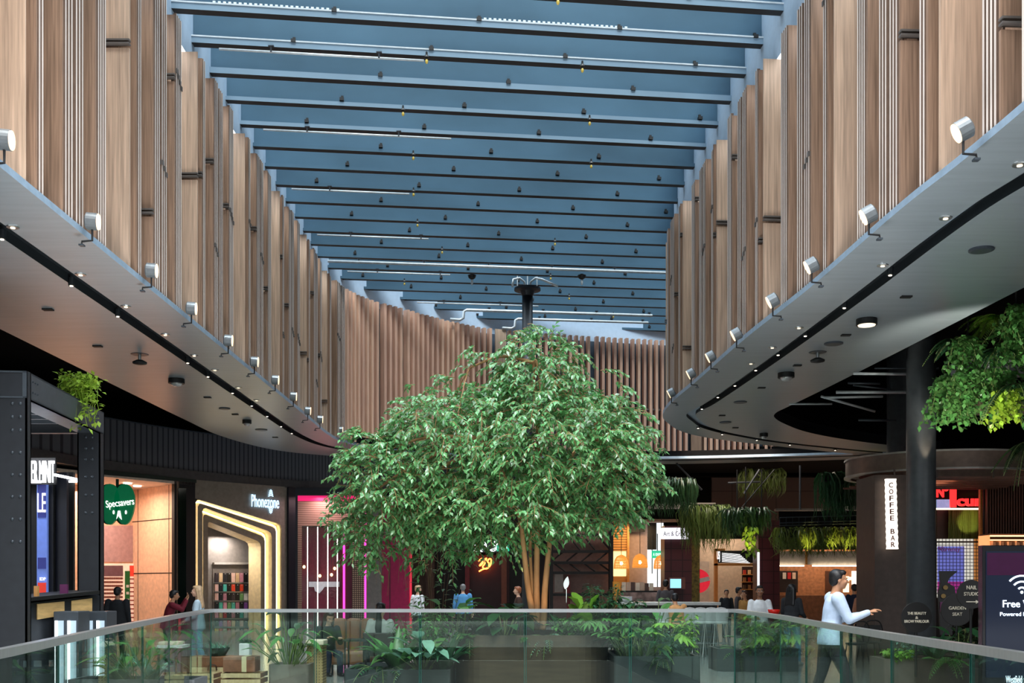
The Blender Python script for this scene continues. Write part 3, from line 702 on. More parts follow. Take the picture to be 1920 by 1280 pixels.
def twig(p,cen):
    out=(p-cen); out.z*=.5
    if out.length<.01: out=Vector((1,0,0))
    out.normalize(); out+=Vector((rt.gauss(0,.5),rt.gauss(0,.5),rt.gauss(.05,.35))); out.normalize()
    l=rt.uniform(.22,.42); dr=rt.uniform(.10,.28)
    c=[p-out*l*.5+out*l*k/5-Vector((0,0,dr*(k/5)**2)) for k in range(6)]
    br.tube(c,[.006,.005,.005,.004,.003,.002],4,0,False)
    nl=rt.randint(8,12)
    for k in range(nl):
        tt=(k+.6)/nl; i=min(int(tt*5),4); q=c[i].lerp(c[i+1],tt*5-i); dd=(c[i+1]-c[i]).normalized()
        sd=dd.cross(Vector((0,0,1)));  sd=sd.normalized() if sd.length>.01 else Vector((1,0,0))
        s_=1 if k%2 else -1
        ld=dd*.75+sd*s_*rt.uniform(.4,1.)+Vector((0,0,rt.uniform(-.75,.05)))
        up=Vector((rt.gauss(0,.35),rt.gauss(-.15,.35),1))
        fo.leaf(q,ld,up,rt.uniform(.088,.135),rt.uniform(.044,.064),rt.uniform(.1,.3))
for p,c_ in clus: twig(p,c_)
# single sprigs that break the outline
for px,py in ((880,655),(905,662),(985,612),(1000,605),(1060,640),(1095,660),(830,700),(640,850),(612,958),(640,1010),(655,1030),(690,1045),(700,1060),(1236,880),(1245,905),(1225,800),(1205,770),(770,1040),(790,1060),(875,1035),(905,1000),(1130,985),(1170,945),(1190,960),(660,800),(745,770),(1150,690),(1175,720)):
    for _ in range(3): twig(px3(px+rt.uniform(-8,8),py+rt.uniform(-6,6),rt.uniform(-.3,.3)),px3(px-(40 if px>950 else -40),py+20))
# limbs from the stems to the leaf masses
for j,e in enumerate(ELL):
    q=px3(e[0],e[1],0); P=min(tips,key=lambda P:min((a-q).length for a in P[len(P)//2:])); a=min(P[len(P)//2:],key=lambda a:(a-q).length)
    mid=a.lerp(q,.5)+Vector((0,0,.15)); cc=catmull([a,mid,q],5); br.tube(cc,[.035-.02*i/(len(cc)-1) for i in range(len(cc))],7)
    for _ in range(7):
        if not clus: break
        pp=rt.choice(clus)[0]
        if (pp-q).length<1.6:
            c2=catmull([q,q.lerp(pp,.5)+Vector((0,0,.08)),pp],4); br.tube(c2,[.014-.009*i/(len(c2)-1) for i in range(len(c2))],5)
br.build('branches',M_bark,tree,True)
fo.build('crown',G_tree,tree,True)['kind']='stuff'
# aerial roots hanging from the left of the crown
ar=MB()
for _ in range(26):
    px=rt.uniform(690,830); p=px3(px,rt.uniform(1000,1030),rt.uniform(-.4,.4)); ar.tube([p,p+Vector((rt.uniform(-.05,.05),0,-rt.uniform(.2,.45))),p+Vector((rt.uniform(-.08,.08),0,-rt.uniform(.5,.9)))],[.004,.003,.002],4,0,False)
ar.build('aerial_roots',M_twig,tree)
lo=lamp('planter_uplight','SPOT',(TX+.1,TY-.75,.86),16,(1,.62,.28),.05,spot=R(60)); aim(lo,(TX+.05,TY,1.9))

# ------------------------------------------------------------------ plants in the three planters
PY=17.5
plant('broad',(xat(1092,17.2),17.2,.74),'tall light-green fiddle-leaf plant standing right of the tree stems',size=.55,n=9,L=.42,W=.27,mat=G_light,r=.12,name='fiddle_leaf_plant',upr=1.4)
plant('bush',(xat(1132,17.4),17.4,.74),'dark upright shrub at the right end of the brown tree planter',size=.95,n=34,L=.10,W=.05,mat=G_dark,r=.3)
lily=plant('blade',(xat(1060,17.1),17.1,.74),'peace lily with one white flower in the brown tree planter',n=22,L=.46,W=.12,mat=G_dark,r=.2,name='peace_lily')
mb=MB(); e=at(1062,1092,17.05); mb.tube([e-Vector((0,0,.32)),e-Vector((0,0,.1))],.006,6); 
mb.blade([e+Vector((-.02+.04*k/5,0,-.1+.2*k/5)) for k in range(6)],[.02,.07,.09,.08,.05,.004],up=Vector((0,-1,0)),fold=.1); mb.build('flower',pm('white_spathe',hexc(240,244,240),.5),lily,True)
for px,Y,k,lab,kw in (
 (905,17.2,'blade','dark strap-leaved plant at the left end of the brown tree planter',dict(n=18,L=.42,W=.10,mat=G_dark)),
 (945,17.0,'broad','large-leaved plant between the strap plant and the tree stems',dict(size=.34,n=10,L=.30,W=.16,mat=G_dark,r=.2)),
 (975,17.5,'broad','dark broad-leaved plant against the left tree stem',dict(size=.42,n=8,L=.28,W=.15,mat=G_deep,r=.12)),
 (1025,16.95,'fern','silvery low fern at the front of the brown tree planter',dict(n=16,L=.30,W=.07,mat=G_blue)),
 (985,16.9,'fern','small green fern at the front edge left of the tree stems',dict(n=14,L=.26,W=.06,mat=G_mid)),
 (1075,16.95,'bush','low bushy plant with small leaves at the front of the tree planter',dict(size=.26,n=14,L=.08,W=.045,mat=G_mid,r=.26)),
 (1118,16.9,'monstera','split-leaf monstera at the right front corner of the tree planter',dict(size=.30,n=8,L=.20,mat=G_mid,r=.22)),
 (880,16.95,'fern','feathery fern hanging over the left front corner of the tree planter',dict(n=14,L=.30,W=.07,mat=G_mid))):
    plant(k,(xat(px,Y),Y,.73),lab,k=1.4,**kw)
Z=.24
for px,Y,k,lab,kw in (
 (745,16.6,'blade','tall striped strap-leaf plant in the left low planter',dict(n=20,L=.62,W=.14,mat=G_mid)),
 (715,16.6,'fern','dark drooping fern at the left end of the low planter',dict(n=22,L=.46,W=.09,mat=G_dark)),
 (790,16.5,'broad','silver-leaved plant in the middle of the left low planter',dict(size=.42,n=14,L=.30,W=.15,mat=G_blue,r=.3)),
 (830,16.6,'blade','dense dark strap plant beside the brown tree planter',dict(n=22,L=.62,W=.09,mat=G_dark)),
 (800,17.3,'bush','bushy green plant at the back of the left low planter',dict(size=.75,n=22,L=.09,W=.045,mat=G_mid,r=.4)),
 (850,17.3,'broad','broad-leaved plant tucked behind the left corner of the tree planter',dict(size=.85,n=12,L=.34,W=.13,mat=G_mid,r=.3)),
 (760,16.5,'fern','low pale fern along the front of the left low planter',dict(n=16,L=.28,W=.06,mat=G_blue))):
    plant(k,(xat(px,Y),Y,Z),lab,k=1.4,**kw)
Z=.44
for px,Y,k,lab,kw in (
 (1235,16.6,'monstera','monstera with round split leaves in the right grey planter',dict(size=.55,n=10,L=.22,mat=G_light,r=.28)),
 (1180,16.6,'monstera','dark monstera at the left end of the right grey planter',dict(size=.55,n=12,L=.26,mat=G_mid,r=.3)),
 (1205,16.5,'broad','dark pointed-leaf plant at the front of the right grey planter',dict(size=.35,n=12,L=.24,W=.10,mat=G_dark,r=.3)),
 (1262,16.6,'bush','small white-flecked shrub in the right grey planter',dict(size=.32,n=16,L=.08,W=.05,mat=G_blue,r=.22)),
 (1288,16.6,'bush','narrow upright bright green plant at the right end of the grey planter',dict(size=.55,n=6,L=.09,W=.05,mat=G_light,r=.10)),
 (1220,17.4,'broad','tall arching plant at the back of the right grey planter',dict(size=.72,n=14,L=.32,W=.10,mat=G_mid,r=.35)),
 (1170,17.3,'bush','dense dark shrub at the back left of the right grey planter',dict(size=.7,n=18,L=.10,W=.05,mat=G_dark,r=.3)),
 (1240,16.4,'fern','low dark fern spilling along the front of the right grey planter',dict(n=18,L=.26,W=.06,mat=G_dark))):
    plant(k,(xat(px,Y),Y,Z),lab,k=1.4,**kw)
t=plant('bush',(xat(820,18.5),18.5,.0),'slender young fig with thin stems and small light leaves, left of the tall tree','tree',size=2.05,n=12,L=.11,W=.06,mat=G_mid,r=.42,name='young_fig',stem=M_twig)
# ------------------------------------------------------------------ left shopfronts
S=[(-14.2,25.5),(-13.0,28.9),(-12.17,31.6),(-10.32,34.7),(-7.71,37.8),(-5.18,38.4),(-2,39.3),(1.5,40.0)]
SP=catmull(S,6)
def nrm(A,B):
    d=(Vector((*B,0))-Vector((*A,0))).normalized(); return Vector((d.y,-d.x,0))   # toward the atrium
def OP(A,B,back=0.):
    A=Vector((*A,0)); B=Vector((*B,0)); n=nrm(A,B); A0=A-n*back
    def f(px,py):
        d=Vector(((px-960)/F,1,(HZ-py)/F)); t=(A0.x*n.x+A0.y*n.y)/(d.x*n.x+d.y*n.y); return Vector((0,0,EYE))+d*t
    return f
def pl(f,pts): return [f(*p) for p in pts]
M_rib=stripes('ribbed_dark_metal',hexc(96,98,106),hexc(48,50,58),0,9,.72,.45)
root=sempty('wall_fascia')
mb=MB(); mb.strip(lift(SP,5.28),lift(SP,6.55)); bk=[p+Vector((-.3,.5,0)) for p in SP]; mb.strip(lift(SP,6.55),lift(bk,6.55)); mb.build('ribbed_band',M_rib,root,kind='structure')
mb=MB(); SQ=[p+Vector((.05,-.05,0)) for p in SP]
mb.strip(lift(SQ,5.0),lift(SQ,5.28)); mb.strip(lift(SQ,5.28),lift(SP,5.28)); mb.strip(lift(SQ,5.0),lift(bk,5.0)); mb.build('lower_lip',pm('dark_lip',hexc(84,82,84),.4,.3),root,kind='structure')
mb=MB(); mb.strip(lift(SQ,6.53),lift(SQ,6.57)); mb.build('top_trim',M_steel,root,kind='structure')
P1=(S[2],S[3]); P2=(S[3],S[4]); P3=(S[4],S[5])
n1=nrm(*P1); n2=nrm(*P2); n3=nrm(*P3)
# --- optician's shop: room shell
f1=OP(*P1); b1=OP(*P1,3.0)
A3=Vector((*S[2],0)); B3=Vector((*S[3],0)); Ab=A3-n1*3; Bb=B3-n1*3; al=(B3-A3).normalized()
M_peach=pm('peach_panel',hexc(226,186,158),.5)
M_mauve=pm('mauve_wall',hexc(178,146,150),.55)
mb=MB(); mb.prism([Ab-al*4,Bb,Bb+Vector((0,0,4.9)),Ab-al*4+Vector((0,0,4.9))],-n1*.1); struct('wall_optician_back',mb,M_peach)
mb=MB(); w=(B3-al*.75); mb.prism([Bb,w,w+Vector((0,0,4.9)),Bb+Vector((0,0,4.9))],al*.1)
for k,zz in ((0,3.25),(1,1.92)): pass
ow=struct('wall_optician_side',mb,M_peach)
mb=MB()
for zz in (1.95,3.7): q=[Bb-al*.004,w-al*.004]; mb.prism([q[0]+Vector((0,0,zz)),q[1]+Vector((0,0,zz)),q[1]+Vector((0,0,zz+.03)),q[0]+Vector((0,0,zz+.03))],-al*.004)
for fr in (.14,.84): q=Bb.lerp(w,fr)-al*.004; mb.prism([q,q-n1*.02,q-n1*.02+Vector((0,0,4.9)),q+Vector((0,0,4.9))],-al*.004)
mb.build('panel_joints',M_black,ow,kind='structure')
mb=MB(); mb.prism([Ab-al*4+Vector((0,0,4.8)),Bb+Vector((0,0,4.8)),B3+Vector((0,0,4.8)),A3-al*4+Vector((0,0,4.8))],(0,0,.1)); struct('ceiling_optician',mb,pm('warm_white_ceiling',hexc(225,205,190),.6))
lamp('optician_lamp','AREA',(A3.lerp(B3,.35)-n1*1.6+Vector((0,0,4.6)))[:],150,(1,.74,.56),2.2)
for k in range(4):
    p=A3.lerp(B3,.05+.22*k)-n1*(1.0+.5*(k%2))+Vector((0,0,4.79)); mb=MB(); mb.lathe([(.12,-.03),(.13,0)],p,14); tag(mb.build('downlight',em('shop_downlight',(1,.85,.7),6)),'round warm ceiling downlight inside the peach optician shop','downlight','optician ceiling downlights')
def slab3(name,f,pts,n,d,mat,parent=None,off=0.,**k):
    mb=MB(); P=[p+n*off for p in pl(f,pts)]; mb.prism(P,-n*d); return mb.build(name,mat,parent,**k)
o=slab3('wall_poster',b1,[(180,985),(254,985),(254,1053),(180,1053)],n1,.03,M_mauve,None,.04); tag(o,'large mauve poster panel on the back wall of the optician shop','poster')
slab3('chair_silhouette',b1,[(184,1053),(184,1034),(190,1031),(199,1035),(202,1053)],n1,.01,pm('brown_print',hexc(76,44,42),.6),o,.02)
t=thing('glasses_rack','backlit display wall of spectacles below the mauve poster','display rack',b1(220,1150)+n1*.05)
slab3('back_panel',b1,[(180,1056),(254,1056),(254,1180),(180,1180)],n1,.04,pm('rack_white',hexc(236,200,180),.5,emit=(1,.72,.55),es=.35),t,.08)
slab3('header',b1,[(180,1060),(227,1060),(227,1080),(180,1080)],n1,.02,pm('mauve_header',hexc(110,80,92),.5),t,.10)
gl=MB(); rk=random.Random(4)
for r_ in range(12):
    for c_ in range(13):
        p=b1(184+c_*3.4+(0),1084+r_*7)+n1*.09
        e=Vector((n1.y,-n1.x,0)); gl.obox(p,-e*.05,n1*.01,Vector((0,0,.016)),0)
        gl.obox(p+e*.0,-e*.02,n1*.02,Vector((0,0,.035)),0)
gl.build('spectacles',pm('spectacle_frames',hexc(130,70,56),.3),t)['kind']='stuff'
slab3('green_strip',b1,[(231,1070),(240,1070),(240,1165),(231,1165)],n1,.02,pm('shop_green',hexc(20,110,56),.5),t,.10)
for k in range(4): slab3('offer_plate',b1,[(233,1096+k*13),(238,1096+k*13),(238,1101+k*13),(233,1101+k*13)],n1,.006,M_white,t,.106)
slab3('red_header',b1,[(240,1060),(254,1060),(254,1080),(240,1080)],n1,.03,pm('red_panel',hexc(210,40,30),.5,emit=(1,.08,.04),es=.3),t,.10)
gl=MB()
for r_ in range(11):
    for c_ in range(3):
        p=b1(243+c_*4,1085+r_*8)+n1*.10; e=Vector((n1.y,-n1.x,0)); gl.obox(p,-e*.07,n1*.01,Vector((0,0,.02)),0)
gl.build('spectacles',pm('red_frames',hexc(150,60,50),.3),t)['kind']='stuff'
# dark jamb with a glazed strip
slab3('wall_jamb',f1,[(327,898),(366,902),(366,1190),(327,1190)],n1,.12,M_black)['kind']='structure'
slab3('window_1',f1,[(333,915),(348,915),(348,1180),(333,1180)],n1,.02,pm('green_black_glass',hexc(14,34,30),.08,.2),None,.03)['kind']='structure'
slab3('trim_1',f1,[(186,880),(366,899),(366,905),(186,889)],n1,.1,pm('dark_green_trim',hexc(14,40,34),.4),None,.06)['kind']='structure'
# apple-shaped sign
M_sg=pm('sign_green',hexc(8,92,50),.35,emit=(0,.16,.06),es=.35); M_sd=pm('sign_green_dark',hexc(14,56,34),.5)
sc_=at(219,945,31.0); t=thing('hanging_shop_sign','green double-lobed apple-shaped sign with white lettering hanging before the peach shop','sign',sc_)
def lobe(cx,cy,rx,ry,Y,n=28): return [at(cx+rx*cos(2*pi*k/n)*(1-.14*sin(2*pi*k/n)*-1),cy-ry*sin(2*pi*k/n),Y) for k in range(n)]
for cx in (205.5,233): 
    mb=MB(); mb.prism(lobe(cx,945,18.5,38.5,31.0),(0,.10,0)); mb.build('lobe',M_sg,t)
for cx in (203,230): 
    mb=MB(); mb.prism(lobe(cx-2,945,18,38,31.22),(0,.08,0)); mb.build('back_lobe',M_sd,t)
mb=MB(); mb.tube([at(220,912,31.05),at(220,898,31.05)],.045,8); mb.build('stem',M_sd,t)
M_let=em('white_lettering',(1,1,1),1.0)
o=text('Specsavers','lettering',M_let,at(225,944,30.96),.27,.82,t,0,.02,-.12)
for cx,r_ in ((213,.05),(236,.05)):
    mb=MB(); p=at(cx,960,30.97); mb.ball(p,(.03,.02,.06),8,6); mb.build('drop_mark',M_let,t)
mb=MB(); mb.prism([at(x,y,30.97) for x,y in ((221,957),(225,957),(228,974),(224,970),(222,966),(218,973))],(0,.02,0)); mb.build('drop_mark',M_let,t)
# --- phone accessories shop
M_taupe=pm('taupe_cladding',hexc(150,140,128),.5,.1); M_cream=pm('cream_reveal',hexc(226,206,164),.45)
M_cove=em('cove_light',(1,.86,.55),5)
f2=OP(*P2)
O1=[(367,1195),(367,942),(370,937),(374,936.5),(520,980.5),(526,984),(528,992),(528,1195)]
O2=[(383,1195),(383,958),(385,953),(389,952),(506,995),(511,999),(513,1006),(513,1195)]
O3=[(400,1195),(400,981),(401,978),(404,978),(492,1013),(497,1017),(499,1024),(499,1195)]
sh=sempty('wall_phone_shop')
mb=MB(); 
mb.prism(pl(f2,[(366,899),(544,913),(544,984),(520,980.5),(374,936.5),(366,934)]),-n2*.08); mb.prism(pl(f2,[(528,1195),(528,992),(526,984),(520,980.5),(544,984),(544,1195)]),-n2*.08)
mb.build('facade_panel',M_taupe,sh,kind='structure')
def ringface(name,Pa,da,Pb,db,mat):
    A=[p-n2*da for p in pl(f2,Pa)]; B=[p-n2*db for p in pl(f2,Pb)]
    mb=MB(); mb.strip(A,B); return mb.build(name,mat,sh,kind='structure')
def inset(P,Q,k): return [(a[0]+(b[0]-a[0])*k,a[1]+(b[1]-a[1])*k) for a,b in zip(P,Q)]
M1=inset(O1,O2,.45); M2=inset(O2,O3,.45)
ringface('reveal',O1,0,O1,.22,M_cream); ringface('lit_frame',O1,.22,M1,.24,M_cream); ringface('frame',M1,.10,O2,.10,M_taupe); ringface('frame_edge',M1,.24,M1,.10,M_taupe)
ringface('reveal',O2,.10,O2,.42,M_cream); ringface('lit_frame',O2,.42,M2,.44,M_cream); ringface('frame',M2,.30,O3,.30,M_taupe); ringface('frame_edge',M2,.44,M2,.30,M_taupe)
ringface('reveal',O3,.30,O3,1.0,M_cream)
for P_,d_ in ((inset(O1,O2,.22),.19),(inset(O2,O3,.22),.39)):
    pts=[p-n2*d_ for p in pl(f2,P_)]; mb=MB(); mb.tube(pts,.018,6); mb.build('light_strip',M_cove,sh,kind='structure')
i2=OP(*P2,1.3)
slab3('wall_phone_inner',i2,[(360,900),(560,900),(560,1200),(360,1200)],n2,.05,pm('grey_shop_wall',hexc(126,120,118),.7))['kind']='structure'
Ain=Vector((*S[3],0))-n2*.7; Bin=Vector((*S[4],0))-n2*.7
o=lamp('phone_shop_lamp','AREA',(Ain.lerp(Bin,.45)-n2*.1+Vector((0,0,3.15)))[:],36,(1,.9,.78),.7); aim(o,Ain.lerp(Bin,.45)-n2*.55+Vector((0,0,.9)))
cs=[(20,20,22),(214,180,140),(196,130,150),(90,200,180),(22,22,24),(226,140,110),(232,190,180),(60,50,56),(120,170,110),(228,220,214),(190,30,44),(222,190,150),(40,40,46),(220,214,214),(230,70,44),(30,28,30),(236,232,228),(220,60,90),(240,205,60),(150,90,180),(80,190,180),(240,170,190)]
cn=['black','tan','pink','mint','black','coral','blush','charcoal','sage','ivory','crimson','beige','slate','pale grey','orange-red','jet black','white','rose','yellow','violet','teal','candy pink']
t=thing('slatwall_rack','tall wall rack with metal rails for phone cases inside the cream-lit doorway','display rack',i2(440,1190)+n2*.05)
slab3('backboard',i2,[(398,1066),(481,1066),(481,1193),(398,1193)],n2,.03,pm('rack_board',hexc(120,112,108),.6),t,.04)
rows=[(1073,1091),(1094,1108),(1111,1125),(1128,1142),(1147,1158),(1162,1174),(1177,1190)]
for y0,y1 in rows:
    slab3('rail',i2,[(399,y1+.6),(480,y1+.6),(480,y1+2.2),(399,y1+2.2)],n2,.05,M_metal,t,.09)
slab3('top_shelf',i2,[(398,1054),(481,1054),(481,1058),(398,1058)],n2,.12,pm('grey_shelf',hexc(170,166,164),.5),t,.12)
slab3('plinth',i2,[(396,1193),(483,1193),(483,1215),(396,1215)],n2,.3,pm('honey_wood',hexc(190,140,86),.5,var=.2,stretch=(1,1,6)),t,.12)
rk=random.Random(8)
for r_,(y0,y1) in enumerate(rows):
    for c_ in range(10):
        x0=401+c_*7.8; j=rk.randrange(len(cs)); mb=MB(); P=pl(i2,[(x0,y0+.8),(x0+6.2,y0+.8),(x0+6.2,y1),(x0,y1)]); P=[p+n2*.075 for p in P]
        mb.prism(P,-n2*.03); mid=(P[0]+P[1])/2+n2*.004
        o=mb.build('phone_case',pm('case_'+cn[j].replace(' ','_').replace('-','_'),hexc(*cs[j]),.35)); 
        tag(o,f'{cn[j]} phone case, {ORD[c_]} from the left in the {["top","second","third","fourth","fifth","sixth","bottom"][r_]} row of the rack','phone case','phone cases on the wall rack')
        mb=MB(); mb.box(mid-Vector((0,0,.03)),(.03,.01,.02)); mb.build('hang_tab',M_white,o)
# logo lettering
M_blue=em('blue_white_letters',(.45,.72,1),1.5)
t=thing('shop_sign','pale blue lit lettering with a striped diamond emblem on the taupe facade','sign',f2(496,941)+n2*.03)
ang=math.atan2(P2[1][1]-P2[0][1],P2[1][0]-P2[0][0])
text('Phonezone','lettering',M_blue,f2(496,940)+n2*.05,.42,1.15,t,ang,.02)
for sg in (-1,1):
    for k in range(4):
        mb=MB(); y=940+sg*(9+k*3.2); w_=4.5-k*.7
        P=pl(f2,[(506.5-w_,y),(506.5,y+sg*2.6),(506.5+w_,y),(506.5+w_,y+sg*1.4),(506.5,y+sg*4.),(506.5-w_,y+sg*1.4)]); mb.prism([p+n2*.05 for p in P],-n2*.02); mb.build('emblem_bar',M_blue,t)
# --- magenta shop
f3=OP(*P3); M_mag=pm('magenta_panel',hexc(176,10,84),.45); M_magd=pm('dark_magenta',hexc(96,6,48),.4); M_neon=em('magenta_neon',(1,.06,.5),1.2)
M_navy=pm('navy_frame',hexc(20,24,38),.4)
slab3('wall_shop_divider',f2,[(538,913),(552,915),(552,1196),(538,1196)],n2,.3,M_navy,None,.1)['kind']='structure'
sh=sempty('wall_magenta_shop')
def pk(name,x0,y0,x1,y1,mat,off=0.,d=.04): return slab3(name,f3,[(x0,y0),(x1,y0),(x1,y1),(x0,y1)],n3,d,mat,sh,off,kind='structure')
M_peg=gridm('pegboard',hexc(206,176,150),hexc(84,64,58),14,.62,('X','Z')); M_lou=stripes('beige_louvres',hexc(206,170,148),hexc(140,104,92),2,13,.72)
pk('navy_band',556,914,700,929,M_navy,.06); pk('magenta_header',557,928,700,939,pm('lit_magenta',hexc(220,20,90),.4,emit=(1,.02,.2),es=.5),.05); pk('louvre_panel',557,939,686,986,M_lou,.02)
pk('side_panel',552,915,558,1196,M_navy,.1); pk('left_panel',557,986,566,1196,M_lou,.0)
pk('inner_wall',566,986,660,1196,pm('wine_wall',hexc(112,18,52),.35),-.6)
pk('magenta_return',641,986,660,1196,M_magd,-.02); pk('neon_strip',643,988,647,1196,M_neon,.02)
pk('pegboard_panel',660,985,684,1196,M_peg,.02); pk('neon_strip',683,960,686.5,1196,M_neon,.03)
pk('grey_pillar',687,930,715,1196,pm('grey_pillar',hexc(126,122,118),.5),.1,.3)
pk('magenta_panel',715,930,772,1196,M_mag,.0); pk('magenta_edge',768,930,772,1196,pm('red_edge',hexc(200,20,50),.4,emit=(1,.05,.1),es=.4),.03); pk('seam',730,930,732,1196,M_magd,.01)
for k,x in enumerate((577,596,615,633)):
    o=slab3('light_tube',f3,[(x-.8,987),(x+.8,987),(x+.8,1190),(x-.8,1190)],n3,.03,em('white_tube',(1,.9,.85),2.4),None,-.1); tag(o,ORD[k]+' thin vertical light tube from the left in the magenta shop window','light tube')
slab3('window_2',f3,[(566,986),(641,986),(641,1196),(566,1196)],n3,.012,G_clear,None,.0)['kind']='structure'
for k,(x,y) in enumerate(((571,1062),(601,1079),(623,1077),(629,1065))):
    t=thing('globe_bulb','warm globe bulb hanging inside the magenta shop window, '+ORD[k]+' from left','lamp',f3(x,y)-n3*.4)
    mb=MB(); mb.ball(t.location,(.05,.05,.06),10,8); mb.build('globe',em('warm_globe',(1,.6,.25),4),t,True)
    mb=MB(); mb.tube([t.location+Vector((0,0,.05)),t.location+Vector((0,0,1.6))],.006,5); mb.build('cord',M_black,t)
lamp('magenta_lamp','AREA',(Vector((*S[4],0)).lerp(Vector((*S[5],0)),.4)+n3*.5+Vector((0,0,4.7)))[:],16,(1,.62,.66),.6)
t=thing('table_group_silhouette'.replace('_silhouette',''),'white counter edge with dark stools inside the magenta shop window','counter',f3(612,1110)-n3*.45)
slab3('counter_top',f3,[(580,1090),(638,1090),(638,1100),(580,1100)],n3,.05,pm('counter_white',hexc(220,220,235),.4),t,-.45)
slab3('pedestal',f3,[(590,1100),(610,1100),(606,1106),(600,1112),(592,1108)],n3,.05,pm('counter_white',hexc(220,220,235),.4),t,-.45)

# ------------------------------------------------------------------ dark steel kiosk at the far left
kt=thing('steel_portal','tall charcoal riveted steel portal frame at the far left edge','portal',(-6.08,13.1,0))
def col(x0,x1,Y,z1,d=.12):
    mb=MB(); mb.bb((x0,Y,0),(x1,Y+.02,z1)); mb.bb((x0,Y+d-.02,0),(x1,Y+d,z1)); mb.bb(((x0+x1)/2-.02,Y+.02,0),((x0+x1)/2+.02,Y+d-.02,z1)); mb.bb((x1-.02,Y,0),(x1,Y+d,z1)); mb.bb((x0,Y,0),(x0+.02,Y+d,z1))
    return mb.build('post',M_dark,kt)
col(-6.30,-5.915,13.0,4.2); col(-6.52,-6.18,16.0,4.2,.16)
mb=MB(); a0=Vector((-5.915,13,0)); a1=Vector((-6.18,16.15,0)); d_=(a1-a0).normalized(); nn=Vector((d_.y,-d_.x,0))
for z0,z1 in ((3.87,4.2),): mb.prism([a0+Vector((0,0,z0)),a1+Vector((0,0,z0)),a1+Vector((0,0,z1)),a0+Vector((0,0,z1))],-nn*.05)
mb.prism([a0+Vector((0,0,3.87)),a1+Vector((0,0,3.87)),a1+Vector((0,0,3.89)),a0+Vector((0,0,3.89))],-nn*.34); mb.prism([a0+Vector((0,0,4.18)),a1+Vector((0,0,4.18)),a1+Vector((0,0,4.2)),a0+Vector((0,0,4.2))],-nn*.34)
mb.build('side_beam',M_steel,kt)
mb=MB(); mb.bb((-9.2,13.0,3.87),(-6.25,13.05,4.2)); mb.build('front_beam',M_dark,kt)
mb=MB(); mb.bb((-9.2,16.0,3.87),(-6.5,16.12,4.2)); mb.build('rear_beam',M_dark,kt)
for k in range(6):
    mb=MB(); y=13.5+k*.42; mb.bb((-9.2,y,3.95),(-6.2,y+.05,4.02)); mb.build('roof_slat',M_steel,kt)
rv=[(x,y) for y in (756,781,806,848,890,931,973,1015) for x in (23,38)]
for x,y in rv:
    p=at(x,y,13.0); mb=MB(); mb.ball(p,(.022,.015,.022),8,6); mb.build('rivet',M_steel,kt,True)
for y in (819,840,861,894,928,961):
    for x in (161,173): p=at(x,y,16.0); mb=MB(); mb.ball(p,(.022,.015,.022),8,6); mb.build('rivet',M_steel,kt,True)
for yy in (13.3,15.8):
    for dz in (3.97,4.10):
        for e in (0,.08,.16):
            p=a0+d_*(yy-13+e-.1)+nn*.004+Vector((0,0,dz)); mb=MB(); mb.ball(p,(.012,.012,.012),6,4); mb.build('rivet',M_dark,kt)
t=thing('trailing_plant','bright green trailing plant spilling over the top of the steel portal','plant',at(150,745,15.2))
fo=MB(); rr=random.Random(31)
for _ in range(34):
    p=at(rr.uniform(122,180),rr.uniform(705,725),15.2+rr.uniform(-.25,.35)); p.z=max(p.z,4.25)
    c=[p]; 
    for k in range(9): c.append(c[-1]+Vector((rr.gauss(.0,.03),rr.gauss(0,.03),-.035-.02*k*(rr.random()) if k>2 else .02)))
    fo.tube(c,.004,4,0,False)
    for q in c[1:]:
        for _ in range(2): fo.leaf(q+Vector((rr.gauss(0,.03),rr.gauss(0,.03),rr.gauss(0,.03))),Vector((rr.gauss(0,1),rr.gauss(-.4,.7),rr.gauss(-.5,.5))),Vector((0,-.3,1)),rr.uniform(.07,.11),.06,.15)
fo.build('foliage',G_lime,t,True)
# kiosk counter, sign, poster
M_ply=pm('plywood',hexc(206,170,112),.55,var=.2,scale=5,stretch=(1,1,4))
kc=thing('kiosk_counter','dark service counter with plywood fronts under the steel portal','counter',(-6.9,15.2,0))
mb=MB(); mb.prism([at(56,1127,14.2),at(187,1113,15.6),at(187,1113,15.6)+Vector((-.8,.9,0)),at(56,1127,14.2)+Vector((-.9,.9,0))],(0,0,.05)); mb.build('counter_top',M_black,kc)
for a,b in (((70,1132),(121,1127)),((134,1126),(173,1121))):
    Ya=14.25+(a[0]-56)/131*1.4; Yb=14.25+(b[0]-56)/131*1.4
    A=at(*a,Ya); B=at(*b,Yb); mb=MB(); mb.prism([A,B,B-Vector((0,0,.19)),A-Vector((0,0,.21))],(-.05,.05,0)); mb.build('plywood_front',M_ply,kc)
A=at(56,1130,14.3); B=at(187,1116,15.7); mb=MB(); mb.prism([Vector((A.x,A.y,0)),Vector((B.x,B.y,0)),B,A],(-.5,.4,0)); mb.build('body',M_dark,kc)
